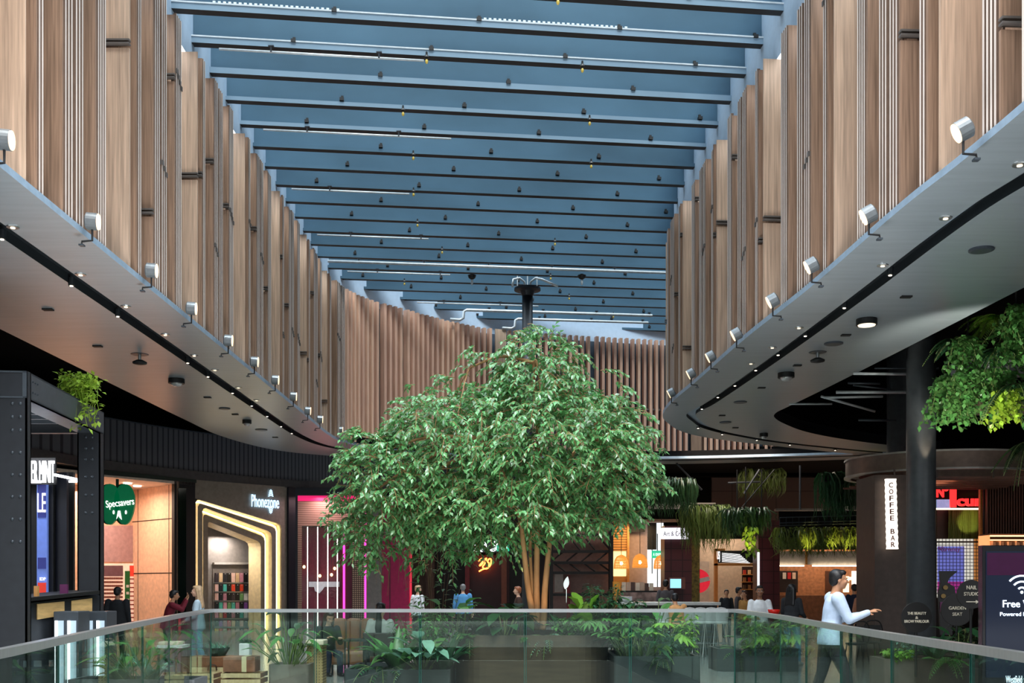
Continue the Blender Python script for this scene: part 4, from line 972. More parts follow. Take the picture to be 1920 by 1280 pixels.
for k,(x0,x1,Y) in enumerate(((100,147,14.6),(156,200,15.3))):
    t=thing('display_cabinet','grey display cabinet with two lit white windows, '+('left' if k==0 else 'right')+' of the pair before the kiosk counter','cabinet',(xat((x0+x1)/2,Y),Y,0))
    mb=MB(); mb.bb((xat(x0,Y),Y,0),(xat(x1,Y),Y+.4,zat(1146,Y))); mb.build('body',M_steel,t,bevel=.01)
    for j in range(2):
        xa=x0+4+j*(x1-x0)/2; xb=xa+(x1-x0)/2-8
        mb=MB(); mb.bb((xat(xa,Y),Y-.015,.25),(xat(xb,Y),Y,zat(1163,Y))); w_=mb.build('window',pm('pale_window',hexc(150,176,190),.2,emit=(.7,.85,1),es=.35),t)
        mb=MB(); mb.bb((xat(xa,Y),Y-.025,.25),(xat(xa+5,Y),Y-.012,zat(1163,Y))); mb.build('light_strip',em('cool_strip',(.9,.95,1),1.6),w_)
bk=MB(); bk.bb((-9.5,17.6,0),(-8.02,17.7,4.0)); struct('wall_kiosk_back',bk,M_navy)
for k,(x0,x1,Y,m_) in enumerate(((100,125,17.0,M_navy),(125,137,17.4,M_black),(58,70,16.9,M_black),(88,100,16.9,M_black))):
    mb=MB(); mb.bb((xat(x0,Y),Y,1.0),(xat(x1,Y),Y+.08,zat(885,Y))); mb.build('back_panel',m_,kc)
t=tag(MB().bb((xat(69,16.8),16.8,zat(1118,16.8)),(xat(88,16.8),16.86,zat(905,16.8))).build('advert_poster',pm('poster_blue',hexc(92,120,205),.4,emit=(.2,.3,.75),es=.25)),'tall narrow blue-violet advert poster inside the kiosk','poster')
for (y0,y1,mm) in ((905,970,pm('poster_navy',hexc(30,40,110),.4,emit=(.05,.06,.3),es=.3)),(1045,1066,pm('poster_navy',hexc(30,40,110),.4)),(1092,1116,pm('red_panel',hexc(210,40,30),.5))):
    mb=MB(); mb.bb((xat(71,16.79),16.785,zat(y1,16.79)),(xat(86,16.79),16.8,zat(y0,16.79))); mb.build('print_block',mm,t)
text('LE','lettering',M_let,at(78,942,16.76),.30,.13,t,0,.01)
text('IDP','lettering',M_let,at(80,1085,16.76),.05,.09,t,0,.01)
t=thing('kiosk_sign','white lit block lettering on a dark kiosk header behind the steel post','sign',at(72,885,16.6))
mb=MB(); mb.bb((xat(30,16.7),16.7,zat(908,16.7)),(xat(104,16.7),16.75,zat(858,16.7))); mb.build('header',M_black,t)
text('MISTER MINIT','lettering',em('sign_white',(.95,.97,1),1.1),at(69,884,16.6),.35,.55,t,0,.03)
for k,(a,b) in enumerate((((103,890),(156,901)),((58,903),(154,902)))):
    mb=MB(); mb.tube([at(*a,16.5),at(*b,17.6)],.022,6); tag(mb.build('light_strip',em('cool_strip2',(.93,.95,1),3)),['thick white LED strip slanting beside the kiosk sign','thin white LED strip under the kiosk sign'][k],'light strip')
o=tag(MB().bb((xat(112,15.1),15.1,zat(1118,15.1)),(xat(126,15.1),15.14,zat(1095,15.1))).build('price_stand',pm('plum_card',hexc(96,28,84),.4)),'small plum sign card standing on the kiosk counter','sign')
o=tag(MB().bb((xat(57,14.4),14.5,zat(1124,14.4)),(xat(64,14.4),14.56,zat(1098,14.4))).build('card_holder',pm('amber_card',hexc(220,160,90),.4)),'small amber card holder at the left of the kiosk counter','holder')
lamp('kiosk_lamp','AREA',(-7.6,16.0,3.7),22,(.9,.93,1),.8)
# ------------------------------------------------------------------ far and right-hand side
def rect(x0,y0,x1,y1,Y,d,mat,name,parent=None,toff=False,**k):
    mb=MB(); zb=0 if toff else zat(y1,Y); mb.bb((xat(x0,Y),Y,zb),(xat(x1,Y),Y+d,zat(y0,Y))); return mb.build(name,mat,parent,**k)
def srect(*a,**k): o=rect(*a,**k); o['kind']='structure'; return o
# behind the tree
M_wine=pm('oxblood_brown',hexc(52,22,24),.5); M_redp=pm('red_post',hexc(120,20,26),.45)
srect(770,900,1150,1200,41.5,.2,pm('dark_brown_wall',hexc(34,26,26),.6),'wall_dark_shops',toff=True)
srect(772,1040,800,1200,40.2,.3,pm('brown_column',hexc(74,48,34),.6),'trim_2',toff=True)
srect(798,1030,814,1200,40.0,.3,pm('brown_column',hexc(74,48,34),.6),'trim_3',toff=True)
srect(880,1040,955,1180,41.2,.1,M_wine,'wall_neon',toff=True)
o=rect(872,1020,880,1180,40.6,.15,M_redp,'red_post',toff=True); tag(o,'dark red square post left of the orange neon script','post')
o=rect(940,1036,950,1180,40.8,.15,pm('timber_reveal',hexc(120,62,40),.5),'timber_reveal',toff=True); tag(o,'red-brown timber upright right of the orange neon script','post')
M_on=em('orange_neon',(1,.16,.03),6)
t=thing('neon_sign','orange-red neon handwriting on the dark wall behind the tree','sign',at(910,1058,40.9))
mb=MB(); mb.tube(catmull([at(x,y,40.9) for x,y in ((897,1052),(903,1047),(908,1049),(903,1058),(899,1060),(906,1052),(912,1046),(909,1056),(905,1063),(912,1066),(919,1060),(921,1050),(918,1047),(914,1052),(917,1056),(914,1064),(905,1067),(898,1071))],4),.03,6); mb.build('tube',M_on,t,True)
t=thing('shop_lightbox','black fascia with white lit lettering peeking through the leaves behind the tree','sign',at(915,1022,40.4))
rect(860,1008,960,1035,40.6,.1,M_black,'fascia',t)
text('LU','lettering',em('sign_white2',(.9,.93,1),2.6),at(909,1021,40.5),.55,1.0,t,0,.05,off=.03)
M_exit=em('exit_green',(.02,.45,.25),.8); 
def exit_sign(x0,y0,x1,y1,Y,lab):
    t=thing('exit_sign',lab,'exit sign',at((x0+x1)/2,y1,Y)); rect(x0,y0,x1,y1,Y,.06,M_exit,'panel',t); 
    w=xat(x1,Y)-xat(x0,Y); text('EXIT','lettering',M_let,at((x0+x1)/2+(x1-x0)*.12,(y0+y1)/2,Y-.01),w*.22,w*.5,t,0,.01)
    mb=MB(); p=at(x0+(x1-x0)*.2,(y0+y1)/2,Y-.01); mb.ball(p+Vector((0,0,w*.10)),(w*.03,.005,w*.03),8,5); mb.tube([p+Vector((0,0,w*.06)),p,p+Vector((w*.05,0,-w*.1))],w*.02,5); mb.tube([p,p-Vector((w*.06,0,w*.1))],w*.02,5); mb.build('running_figure',M_let,t)
exit_sign(931,1021,955,1033,40.2,'green exit sign beside the white lettering behind the tree')
# steel truss shelving right of the trunks
srect(1030,985,1150,1180,41.0,.1,pm('pinkish_wall',hexc(142,112,106),.6),'wall_truss',toff=True)
t=thing('steel_shelving','dark steel lattice shelving in front of the pinkish wall right of the tree trunks','shelving',(xat(1090,40),40,0))
for y in (1000,1031,1052,1071,1112): rect(1034,y,1146,y+5,40.3,.3,M_black,'shelf',t)
for x0 in (1034,1062,1090,1118):
    for sg,y0,y1 in ((1,1000,1031),(-1,1031,1052),(1,1052,1071)):
        mb=MB(); a,b=(x0,x0+26) if sg>0 else (x0+26,x0); mb.tube([at(a,y0,40.4),at(b,y1,40.4)],.035,6); mb.build('brace',M_black,t)
for x in (1031,1143): rect(x,985,x+6,1170,40.2,.15,M_black,'upright',t,True)
srect(1143,965,1150,1180,40.1,.5,M_black,'trim_4',toff=True)
o=rect(1040,1075,1056,1110,40.9,.1,pm('pale_panel',hexc(196,184,176),.6),'menu_board'); tag(o,'pale blank panel on the lower pinkish wall behind the tree plants','panel')
o=rect(1063,1078,1069,1120,40.6,.1,M_redp,'red_post',toff=True); tag(o,'slim red post low behind the fiddle-leaf plant','post')
lamp('truss_lamp','AREA',(xat(1090,39),39.2,4.6),14,(1,.8,.7),1)
# timber cafe front with rattan lamps
M_tim=pm('golden_timber',hexc(208,146,76),.5,var=.15,stretch=(1,1,5)); M_timl=stripes('timber_louvre',hexc(212,152,80),hexc(110,68,30),2,10,.7)
srect(1147,975,1244,1180,43,.2,pm('cafe_back',hexc(166,138,124),.6),'wall_cafe',toff=True)
t=thing('timber_kiosk','golden timber cafe front with louvre shutter and glowing screen beside the steel shelving','kiosk',(xat(1180,42.6),42.6,0))
rect(1147,978,1176,1032,42.6,.08,M_timl,'louvre_shutter',t); rect(1147,1033,1174,1080,42.7,.06,em('glowing_screen',(1,.72,.32),1.0),'lit_screen',t); rect(1146,973,1272,978,42.5,.3,pm('pale_timber',hexc(190,160,140),.5),'beam',t)
rect(1176,978,1180,1090,42.5,.1,M_tim,'post',t,True); rect(1178,984,1209,997,42.7,.06,M_black,'transom',t); rect(1147,1080,1176,1175,42.65,.1,M_tim,'lower_panel',t,True)
w_=rect(1214,980,1244,1100,42.6,.06,em('bright_glazing',(.85,.95,1),.7),'window_3'); w_['kind']='structure'
for k,(x,y0,y1) in enumerate(((1222,1000,1075),(1232,1000,1100))):
    rect(x,y0,x+1.5,y1,42.5,.05,M_dark,'mullion',w_,kind='structure')
rect(1214,980,1231,1030,42.55,.05,M_black,'dark_pane',w_,kind='structure'); 
for x,yy in ((1165,1040),(1200,1038),(1240,1040)):
    Y=40.5; c=at(x,yy,Y)
    t=thing('rattan_pendant','woven rattan dome pendant lamp, '+{1165:'left',1200:'middle',1240:'right'}[x]+' one of three over the cafe counter','pendant lamp',c,'rattan pendant lamps')
    mb=MB(); n=40; prof=[(.03,0),(.17,-.07),(.25,-.20),(.28,-.40),(.285,-.52)]
    for j in range(n):
        a=2*pi*j/n; mb.tube([c+Vector((cos(a)*r,sin(a)*r,z)) for r,z in prof],.010,4,0,False)
    for r,z in ((.17,-.07),(.25,-.2),(.272,-.3),(.28,-.4),(.285,-.47),(.285,-.52)):
        mb.tube([c+Vector((cos(2*pi*j/20)*r,sin(2*pi*j/20)*r,z)) for j in range(21)],.010,4,0,False)
    mb.build('shade',pm('rattan',hexc(214,140,52),.5,emit=(1,.45,.08),es=.35),t)
    mb=MB(); mb.ball(c-Vector((0,0,.32)),(.06,.06,.07),10,8); mb.build('bulb',em('pendant_bulb',(1,.72,.35),14),t,True)
    mb=MB(); mb.tube([c,Vector((c.x,c.y,6.6))],.012,5); mb.build('cord',M_black,t)
lamp('cafe_lamp','AREA',(xat(1195,41.5),41.6,4.0),45,(1,.68,.36),1.2)
exit_sign(1222,1032,1242,1046,40.9,'small green exit sign above the rattan pendant lamps')
t=thing('card_ledge','low ledge of picture cards and small boxes on the cafe counter','display ledge',at(1195,1112,38))
rect(1165,1107,1232,1110,38,.3,M_black,'ledge',t)
rk=random.Random(2)
for k in range(7):
    x=1166+k*8.6; o=rect(x,1091+rk.randint(0,2),x+7.6,1107,38.05,.05,pm('card_%s'%'abc'[k%3],hexc(*[(214,196,176),(190,160,140),(84,62,56)][k%3]),.5),'picture_card'); tag(o,'small picture card standing on the cafe ledge, '+ORD[k]+' from the left','card','picture cards on the cafe ledge')
t=thing('cafe_counter','cafe counter with glass front and stacked goods under the rattan lamps','counter',(xat(1200,38.3),38.3,0))
rect(1160,1110,1240,1128,38.4,.5,pm('counter_goods',hexc(150,124,118),.4,var=.6,scale=4),'goods_front',t); rect(1160,1128,1240,1190,38.4,.6,M_dark,'base',t,True)
o=rect(1150,1090,1163,1116,37.6,.3,pm('orange_drum',hexc(224,150,50),.4),'drinks_urn'); tag(o,'small orange drinks urn at the left of the cafe counter','urn')
# tiled columns
M_tile=gridm('maroon_tiles',hexc(66,28,32),hexc(34,14,16),2.4,.92,('X','Z'),.3)
srect(1246,985,1297,1190,39,1.0,M_tile,'column_1',toff=True); srect(1422,975,1462,1190,39,.9,M_tile,'column_2',toff=True)
o=rect(1297,990,1312,1190,39.1,.8,pm('moss_wall',hexc(84,70,24),.9,var=.7,scale=9,bump=1),'moss_strip',toff=True); tag(o,'mossy yellow-green strip beside the first maroon tiled column','planting')
t=thing('lightbox_sign','white lightbox sign with dark lettering above the maroon tiled column','sign',at(1266,999,38.7)); rect(1240,989,1292,1010,38.7,.2,em('lightbox_white',(.92,.9,1),.75),'panel',t)
text('Art & Craft','lettering',M_black,at(1264,1000,38.68),.17,.78,t,0,.01)
t=thing('menu_screen','small blue screen in a wooden frame on the maroon column','screen',at(1268,1094,38.7)); rect(1254,1082,1285,1104,38.8,.06,pm('walnut',hexc(96,54,44),.5),'frame',t); rect(1257,1085,1277,1102,38.75,.05,em('screen_blue',(.25,.6,.85),.9),'display',t)
o=rect(1421,1035,1424,1100,38.7,.08,em('cool_strip',(.9,.95,1),1.6),'light_tube'); tag(o,'vertical white light tube on the left edge of the second maroon column','light tube')
# hall wall above and white shop
M_pink=gridm('pinkish_stone',hexc(122,98,90),hexc(80,64,58),.55,.985,('X','Z'),.6)
lamp('far_hall_fill','AREA',(7.5,36.5,6.4),170,(1,.82,.66),3)  # added fill lamp, brightens the far ferns and hall
srect(1335,872,1560,955,44,.2,M_pink,'wall_stone'); srect(1390,955,1460,985,44,.2,M_pink,'trim_5')
srect(1298,1010,1425,1180,44,.2,pm('white_shop_wall',hexc(206,186,168),.6),'wall_white_shop',toff=True)
o=rect(1312,1052,1330,1120,43.2,.1,pm('white_column',hexc(214,206,200),.5),'white_upright',toff=True); tag(o,'white upright left of the orange timber shop frame','post')
t=thing('timber_shop_frame','orange timber portal framing a small warm-lit shop','portal',(xat(1382,42.5),42.5,0))
rect(1341,1028,1346,1180,42.5,.3,M_tim,'post',t,True); rect(1341,1056,1424,1060,42.5,.3,M_tim,'beam',t); rect(1341,1028,1360,1032,42.5,.3,M_tim,'upper_beam',t)
t=thing('striped_shop_sign','black shop sign with white slanting stripes under the timber frame top','sign',at(1380,1045,42.4)); rect(1342,1032,1422,1055,42.55,.1,M_black,'panel',t)
for k in range(7):
    mb=MB(); y=1036+k*2.6; mb.prism([at(x,yy,42.5) for x,yy in ((1354,y),(1388+k*3,y+3),(1388+k*3,y+4),(1354,y+1))],(0,.03,0)); mb.build('stripe',M_let,t)
text('USJ','lettering',M_let,at(1347,1043,42.5),.42,.12,t,0,.02)
srect(1392,1062,1424,1150,43.6,.1,pm('dark_shelf_wall',hexc(52,34,32),.6),'wall_white_shop_dark',toff=True)
t=thing('wall_shelf','three thin shelves of boxed goods on the dark wall of the warm shop','shelf',(xat(1408,43.3),43.3,0))
for k in range(3): rect(1392,1076.1+k*14,1424,1077.4+k*14,43.3,.3,M_tim,'board',t)
rk=random.Random(6)
for k in range(9):
    o=rect(1394+(k%3)*9,1068+(k//3)*14,1399+(k%3)*9,1076+(k//3)*14,43.4,.1,pm('goods_%d'%(k%4),hexc(*[(190,60,50),(220,200,160),(90,70,60),(160,120,80)][k%4]),.5),'boxed_goods'); tag(o,'small boxed goods on the dark shop shelf, '+ORD[k%3]+' in the '+['top','middle','bottom'][k//3]+' row','box','boxed goods in the warm shop')
t=thing('round_red_sign','round red sign with a white band, half hidden by the first column','sign',at(1312,1090,41))
mb=MB(); c=at(1309,1089,41); mb.tube([c,c+Vector((0,.08,0))],.46,28); mb.build('disc',pm('sign_red',hexc(200,24,40),.4,emit=(1,.03,.06),es=.35),t)
mb=MB(); mb.obox(c+Vector((0,-.01,0)),Vector((.43,0,.10)),Vector((0,.01,0)),Vector((-.02,0,.08))); mb.build('band',M_white,t)
lamp('white_shop_lamp','AREA',(xat(1370,42),42.9,4.2),40,(1,.78,.56),1)
# white fronted bar with lit edge
srect(1460,1030,1640,1190,45,.2,pm('bar_back',hexc(176,120,84),.5,var=.3),'wall_bar',toff=True)
o=rect(1460,1033,1634,1058,42.6,.3,pm('white_bulkhead',hexc(206,196,186),.6),'bulkhead'); tag(o,'long white bulkhead over the bar at the back right','bulkhead')
rect(1510,1033,1514,1058,42.58,.03,M_tim,'divider',o)
for k,(a,b) in enumerate(((1460,1508),(1524,1622))):
    o=rect(a,1059,b,1061.5,42.5,.1,em('bar_strip',(1,.85,.62),3),'hanging_strip_light'); tag(o,['short warm strip light under the left end of the white bulkhead','long warm strip light under the white bulkhead'][k],'strip light')
t=thing('back_bar','warm brown back bar with bright menu slats and dark uprights below the white bulkhead','back bar',(xat(1560,44.5),44.5,0))
for k,(x,w,h,c) in enumerate(((1462,34,40,(40,26,24)),(1582,10,30,(250,230,190)),(1598,14,26,(220,210,200)),(1624,5,36,(255,240,200)),(1632,5,36,(230,240,170)),(1616,5,50,(30,24,22)),(1548,24,44,(96,60,42)),(1575,22,6,(250,220,170)),(1576,20,5,(240,220,190)))):
    y0=1070 if k not in (1,7,8) else (1080 if k==1 else 1074+k)
    rect(x,y0,x+w,y0+h,44.5 if k<7 else 44.35,.1,pm('bar_panel_%d'%k,hexc(*c),.5,emit=s2l((c[0]/255,c[1]/255,c[2]/255)) if k in(1,2,3,4,7,8) else None,es=1.1 if k in (1,2,3,4,7,8) else 0),'panel',t)
rect(1462,1116,1640,1175,44.0,.4,pm('bar_front',hexc(110,70,48),.5,var=.3),'counter',t,True)
for k in range(3):
    o=rect(1468+k*9,1073,1474+k*9,1085,44.4,.05,pm('jersey_%d'%k,hexc(*[(220,210,200),(200,40,40),(230,200,180)][k]),.6),'picture_print'); tag(o,['pale','red','cream'][k]+' framed print on the dark panel of the back bar','picture')
lamp('bar_lamp','AREA',(xat(1550,43.5),44,4.3),110,(1,.74,.52),2)
# hanging planters with trailing grass
def hanger(name,lab,x0,x1,ytop,ybot,Y,dep,mat,n,L,seed,fr=None,rods=(),wire=False,tilt=0,trough=True,lit=None):
    rr=random.Random(seed); c=at((x0+x1)/2,ytop,Y); t=thing(name,lab,'hanging planter',c)
    X0,X1=xat(x0,Y),xat(x1,Y); zt=zat(ytop,Y); zb=zat(ybot,Y)
    if trough: mb=MB(); mb.bb((X0,Y,zt-.28),(X1,Y+dep,zt)); mb.build('trough',M_black,t)
    fo=MB()
    for _ in range(n):
        p=Vector((rr.uniform(X0-.05,X1+.05),Y+rr.uniform(-.12,dep+.1),zt-rr.uniform(0,.12))); l=(zt-zb)*rr.uniform(.5,1.12)*L
        d=Vector((rr.gauss(0,.22),rr.gauss(-.12,.22),0)); k=6
        c_=[p+d*min(1,i/2)*.6+Vector((rr.gauss(0,.01)*i,0,.10*math.sin(pi*min(1,i/2)) - l*(i/k)**1.3)) for i in range(k+1)]
        w=rr.uniform(.025,.05); fo.blade(c_,[w*.5,w,w,w*.9,w*.7,w*.5,.004],up=Vector((rr.gauss(0,.6),-1,rr.gauss(0,.3))),fold=.1)
    fo.build('foliage',mat,t,True)
    for j,(a,b,yy) in enumerate(rods):
        mb=MB(); mb.tube([at(a,ytop,Y+dep/2),at(b,yy,Y+dep/2)],.018,6); mb.build('hanging_rod',M_black,t)
    if wire:
        mb=MB()
        for yy in (wire-1,wire+9,wire+14): mb.tube([at(x0,yy+3,Y-.05),at(x1,yy-2,Y-.05)],.02,6)
        k=x0
        while k<x1: mb.tube([at(k,wire+2,Y-.05),at(k,wire+16,Y-.05)],.008,4); k+=12
        mb.build('wire_rail',M_steel,t)
    return t
hanger('hanging_planter','long hanging trough of trailing grass lit yellow under a wire rail, above the white bar',1462,1636,990,1036,33.5,.5,G_olive,620,1.0,41,wire=968)
for x,e in ((1512,70),(1560,80),(1590,60),(1615,90)):
    o=lamp('planter_spot','SPOT',at(x,1045,32.8),e,(1,.85,.2),.03,spot=R(40)); aim(o,at(x+3,1006,33.5))
hanger('hanging_planter','dark hanging planter of drooping grass on four rods right of the lightbox sign',1370,1432,952,1000,35,.9,G_deep,420,1.0,42,rods=((1382,1382,880),(1398,1398,875),(1428,1428,880),(1390,1452,880)))
hanger('hanging_planter','hanging fern trough close under the dark ceiling behind the tree edge',1205,1300,895,962,36,.6,G_deep,420,1.0,43)
hanger('hanging_planter','trailing grass planter below the white beam, over the shop entrance',1290,1365,945,1035,36.5,.5,G_olive,360,.9,44)
hanger('hanging_planter','narrow hanging fern planter in front of the pinkish stone wall, under the soffit',1395,1465,880,925,38,.4,G_olive,220,1.0,45)
hanger('hanging_planter','bushy hanging fern planter left of the brown coffee kiosk',1545,1600,885,965,32,.5,G_dark,300,1.0,46)
hanger('hanging_planter','dark hanging fern next to the top of the brown coffee kiosk wall',1600,1636,880,945,31,.5,G_deep,200,1.0,47)
t=thing('hanging_vine','yellow-lit trailing vine beside the second maroon column','vine',at(1408,1015,34.6)); fo=MB(); rr=random.Random(9)
for _ in range(60):
    p=at(rr.uniform(1396,1418),rr.uniform(985,1040),34.6+rr.uniform(-.2,.2)); fo.leaf(p,Vector((rr.gauss(0,.5),rr.gauss(-.3,.3),-1)),Vector((0,-1,.3)),.2,.09)
fo.build('foliage',G_lime,t,True)
hl=lamp('vine_spot','SPOT',at(1408,1045,33.8),40,(1,.85,.25),.03,spot=R(45)); aim(hl,at(1408,1000,34.6))
for k,(x0,y0,x1,y1,Y,l) in enumerate(((1215,942,1342,953,38.5,'long white ceiling beam behind the hanging ferns'),(1590,910,1640,919,35,'short white ceiling panel behind the fern left of the coffee kiosk'),(1590,948,1640,956,35,'lower short white panel left of the coffee kiosk'),(1455,953,1545,957,40,'thin white ledge at the foot of the pinkish stone wall'))):
    o=rect(x0,y0,x1,y1,Y,.3,pm('white_beam',hexc(176,168,160),.6),'white_beam'); tag(o,l,'beam')
for k,(a,b,Y) in enumerate((((1268,868),(1316,918),38),((1365,905),(1425,903),37.5),((1500,872),(1500,955),36.5),((1424,880),(1395,925),36.2))):
    mb=MB(); mb.tube([at(*a,Y),at(*b,Y)],.035,6); tag(mb.build('ceiling_rod',M_dark),['slanting dark brace under the far soffit near the tree edge','thin horizontal rod in the dark ceiling above the hanging planters','thin vertical rod in front of the pinkish stone wall','slanting rod over the dark drooping planter'][k],'rod')

# ------------------------------------------------------------------ bar with stools
M_chrome=pm('chrome',hexc(210,214,216),.15,.95)
t=thing('bar_counter','long bar counter with a pale stone top right of the tree','bar counter',(xat(1255,24.6),24.6,0))
mb=MB(); mb.bb((xat(1160,24.3),24.3,1.12),(xat(1352,24.3),25.2,1.19)); mb.build('counter_top',pm('stone_top',hexc(196,196,192),.2),t,bevel=.01)
mb=MB(); mb.bb((xat(1165,24.6),24.6,0),(xat(1345,24.6),25.1,1.12)); mb.build('base',pm('dark_slats',hexc(70,70,66),.5),t)
for k in range(8):
    mb=MB(); mb.bb((xat(1165,24.58),24.57,.1+k*.13),(xat(1345,24.58),24.6,.14+k*.13)); mb.build('front_slat',M_steel,t)
M_shell=pm('white_stool_shell',hexc(224,226,226),.3)
def stool(x,Y,lab):
    X=xat(x,Y); t=thing('bar_stool',lab,'bar stool',(X,Y,0),'white bar stools')
    mb=MB(); prof=[]
    # bucket shell: curved back and seat
    A=[];n=9
    for j in range(n):
        a=-pi*.55+pi*1.1*j/(n-1); cx=sin(a)*.21; cy=-cos(a)*.19
        h=.30*max(0,cos(a*.75))
        A.append((cx,cy,h))
    lo=[Vector((X+c[0]*.85,Y+c[1]*.85,.76)) for c in A]; up=[Vector((X+c[0],Y+c[1],.80+c[2])) for c in A]
    mb.strip(lo,up); lo2=[p+Vector((0,.018,0)) for p in lo]; up2=[p+Vector((0,.018,0)) for p in up]; mb.strip(up2,lo2); mb.strip(up,up2)
    mb.build('backrest',M_shell,t,True)
    mb=MB(); mb.lathe([(.17,.73),(.19,.76),(.17,.78),(.02,.77)],(X,Y,0),18); mb.build('seat',M_shell,t,True)
    for sx,sy in ((-1,-1),(1,-1),(-1,1),(1,1)):
        mb=MB(); mb.tube([(X+sx*.12,Y+sy*.12,.74),(X+sx*.19,Y+sy*.19,0)],.014,8); mb.build('leg',M_chrome,t)
    mb=MB(); mb.tube([(X+.165*a,Y+.165*b,.3) for a,b in ((-1,-1),(1,-1),(1,1),(-1,1),(-1,-1))],.01,6); mb.build('foot_ring',M_chrome,t)
for k,x in enumerate((1246,1270,1291,1311,1331,1349)): stool(x,23.6,'white shell bar stool with chrome legs, '+ORD[k]+' from the left along the bar')
# front glass case on the bar counter
o=tag(MB().bb((xat(1166,24.4),24.5,1.19),(xat(1186,24.4),24.9,1.32)).build('clear_dome',pm('smoked_dome',hexc(190,190,190),.1,.3)),'low clear cake cover at the left end of the bar counter','cake cover')

for k,(x,Y,l) in enumerate(((1606,20.6,'black bentwood cafe chair nearest the bronze kiosk wall, left of two'),(1630,21.2,'black bentwood cafe chair against the bronze kiosk wall, right of two'))):
    X=xat(x,Y); t=thing('cafe_chair',l,'chair',(X,Y,0),'black cafe chairs')
    mb=MB(); mb.lathe([(.19,.43),(.21,.45),(.20,.47),(.02,.465)],(X,Y,0),20); mb.build('seat',M_black,t)
    for sx,sy in ((-1,-1),(1,-1),(-1,1),(1,1)): mb=MB(); mb.tube([(X+sx*.14,Y+sy*.14,.44),(X+sx*.20,Y+sy*.20,0)],.014,8); mb.build('leg',M_black,t)
    mb=MB(); mb.tube(catmull([(X-.17,Y-.15,.46),(X-.19,Y-.2,.70),(X-.12,Y-.23,.86),(X,Y-.24,.89),(X+.12,Y-.23,.86),(X+.19,Y-.2,.70),(X+.17,Y-.15,.46)],5),.014,8); mb.build('backrest',M_black,t,True)
    mb=MB(); mb.bb((X-.15,Y-.235,.70),(X+.15,Y-.215,.80)); mb.build('back_rail',M_black,t)
# ------------------------------------------------------------------ coffee kiosk, black columns and canopy
M_br=pm('bronze_panel',hexc(82,70,64),.42,.35); M_brc=pm('canopy_bronze',hexc(122,104,94),.4,.3)
srect(1640,890,1712,1200,22.6,1.2,M_br,'wall_coffee_kiosk',toff=True)
t=thing('coffee_bar_sign','tall lit scalloped sign reading COFFEE BAR downwards on the bronze kiosk wall','sign',at(1673,962,22.3))
mb=MB(); L_=[];R_=[]; n=24
for k in range(n+1):
    y=897+132*k/n; w=.5*(.4 if k%2 else .0); L_.append(at(1662+(y-897)*.022+ (1.0 if k%2 else 0),y,22.35)); R_.append(at(1681+(y-897)*.03-(1.0 if k%2 else 0),y,22.35))
mb.prism(L_+R_[::-1],(0,.12,0)); mb.build('light_panel',em('sign_warm_white',(1,.90,.78),1.0),t)
M_rl=pm('dark_red_letters',hexc(110,10,12),.5)
for k,ch in enumerate('COFFEE BAR'):
    if ch!=' ': text(ch,'lettering',M_rl,at(1670.5+k*.45,909+k*12.4,22.33),.105,.085,t,0,.012,off=.012)
def colm(px,py_top,Y,r,lab,n=28):
    X=xat(px,Y); t=tag(MB().tube([(X,Y,0),(X,Y,8.4)],r,n).build('round_column',pm('column_paint',hexc(86,90,94),.38,.2),None,True),lab,'column'); return t
colm(1727,650,20.5,.27,'thick round charcoal column in front of the bronze coffee kiosk'); colm(1690,700,27.5,.36,'round charcoal column further back behind the coffee kiosk')
t=thing('ring_canopy','round bronze ring canopy over the coffee kiosk','canopy',(9.5,24.2,4.0))
cx,cy,rr_=9.78,24.2,1.86
mb=MB(); n=48; E_=lambda r,z:[Vector((cx+cos(2*pi*j/n)*r*1.15,cy+sin(2*pi*j/n)*r,z)) for j in range(n)]
mb.strip(E_(rr_,4.06),E_(rr_,4.42),0,True); mb.strip(E_(rr_,4.42),E_(rr_-.25,4.42),0,True); mb.strip(E_(rr_-.25,4.42),E_(rr_-.25,4.06),0,True); mb.strip(E_(rr_-.25,4.06),E_(rr_,4.06),0,True); mb.build('ring',M_brc,t,True)
mb=MB(); mb.strip(E_(rr_+.03,4.40),E_(rr_+.03,4.44),0,True); mb.strip(E_(rr_+.03,4.44),E_(rr_-.02,4.44),0,True); mb.strip(E_(rr_+.03,4.02),E_(rr_+.03,4.06),0,True); mb.strip(E_(rr_+.03,4.02),E_(rr_-.1,4.02),0,True); mb.build('edge_trim',pm('canopy_trim',hexc(170,166,160),.35,.4),t)
for k in range(7):
    y=22.7+k*.45; mb=MB(); mb.bb((7.9,y,3.86),(11.6,y+.04,3.90)); mb.build('ceiling_batten',pm('bronze_batten',hexc(120,78,60),.4),t)
for x in (8.1,9.0,10.2): mb=MB(); mb.bb((x,22.62,3.86),(x+.03,22.66,4.06)); mb.build('hanger',M_br,t)
lamp('kiosk_canopy_lamp','AREA',(9.3,23.9,3.95),10,(1,.6,.4),1.0)
for x,y,Y in ((1737,800,20.1),): o=lamp('column_uplight','SPOT',at(1738,880,20.1),25,(1,.75,.5),.03,spot=R(40)); aim(o,at(1735,700,20.35))
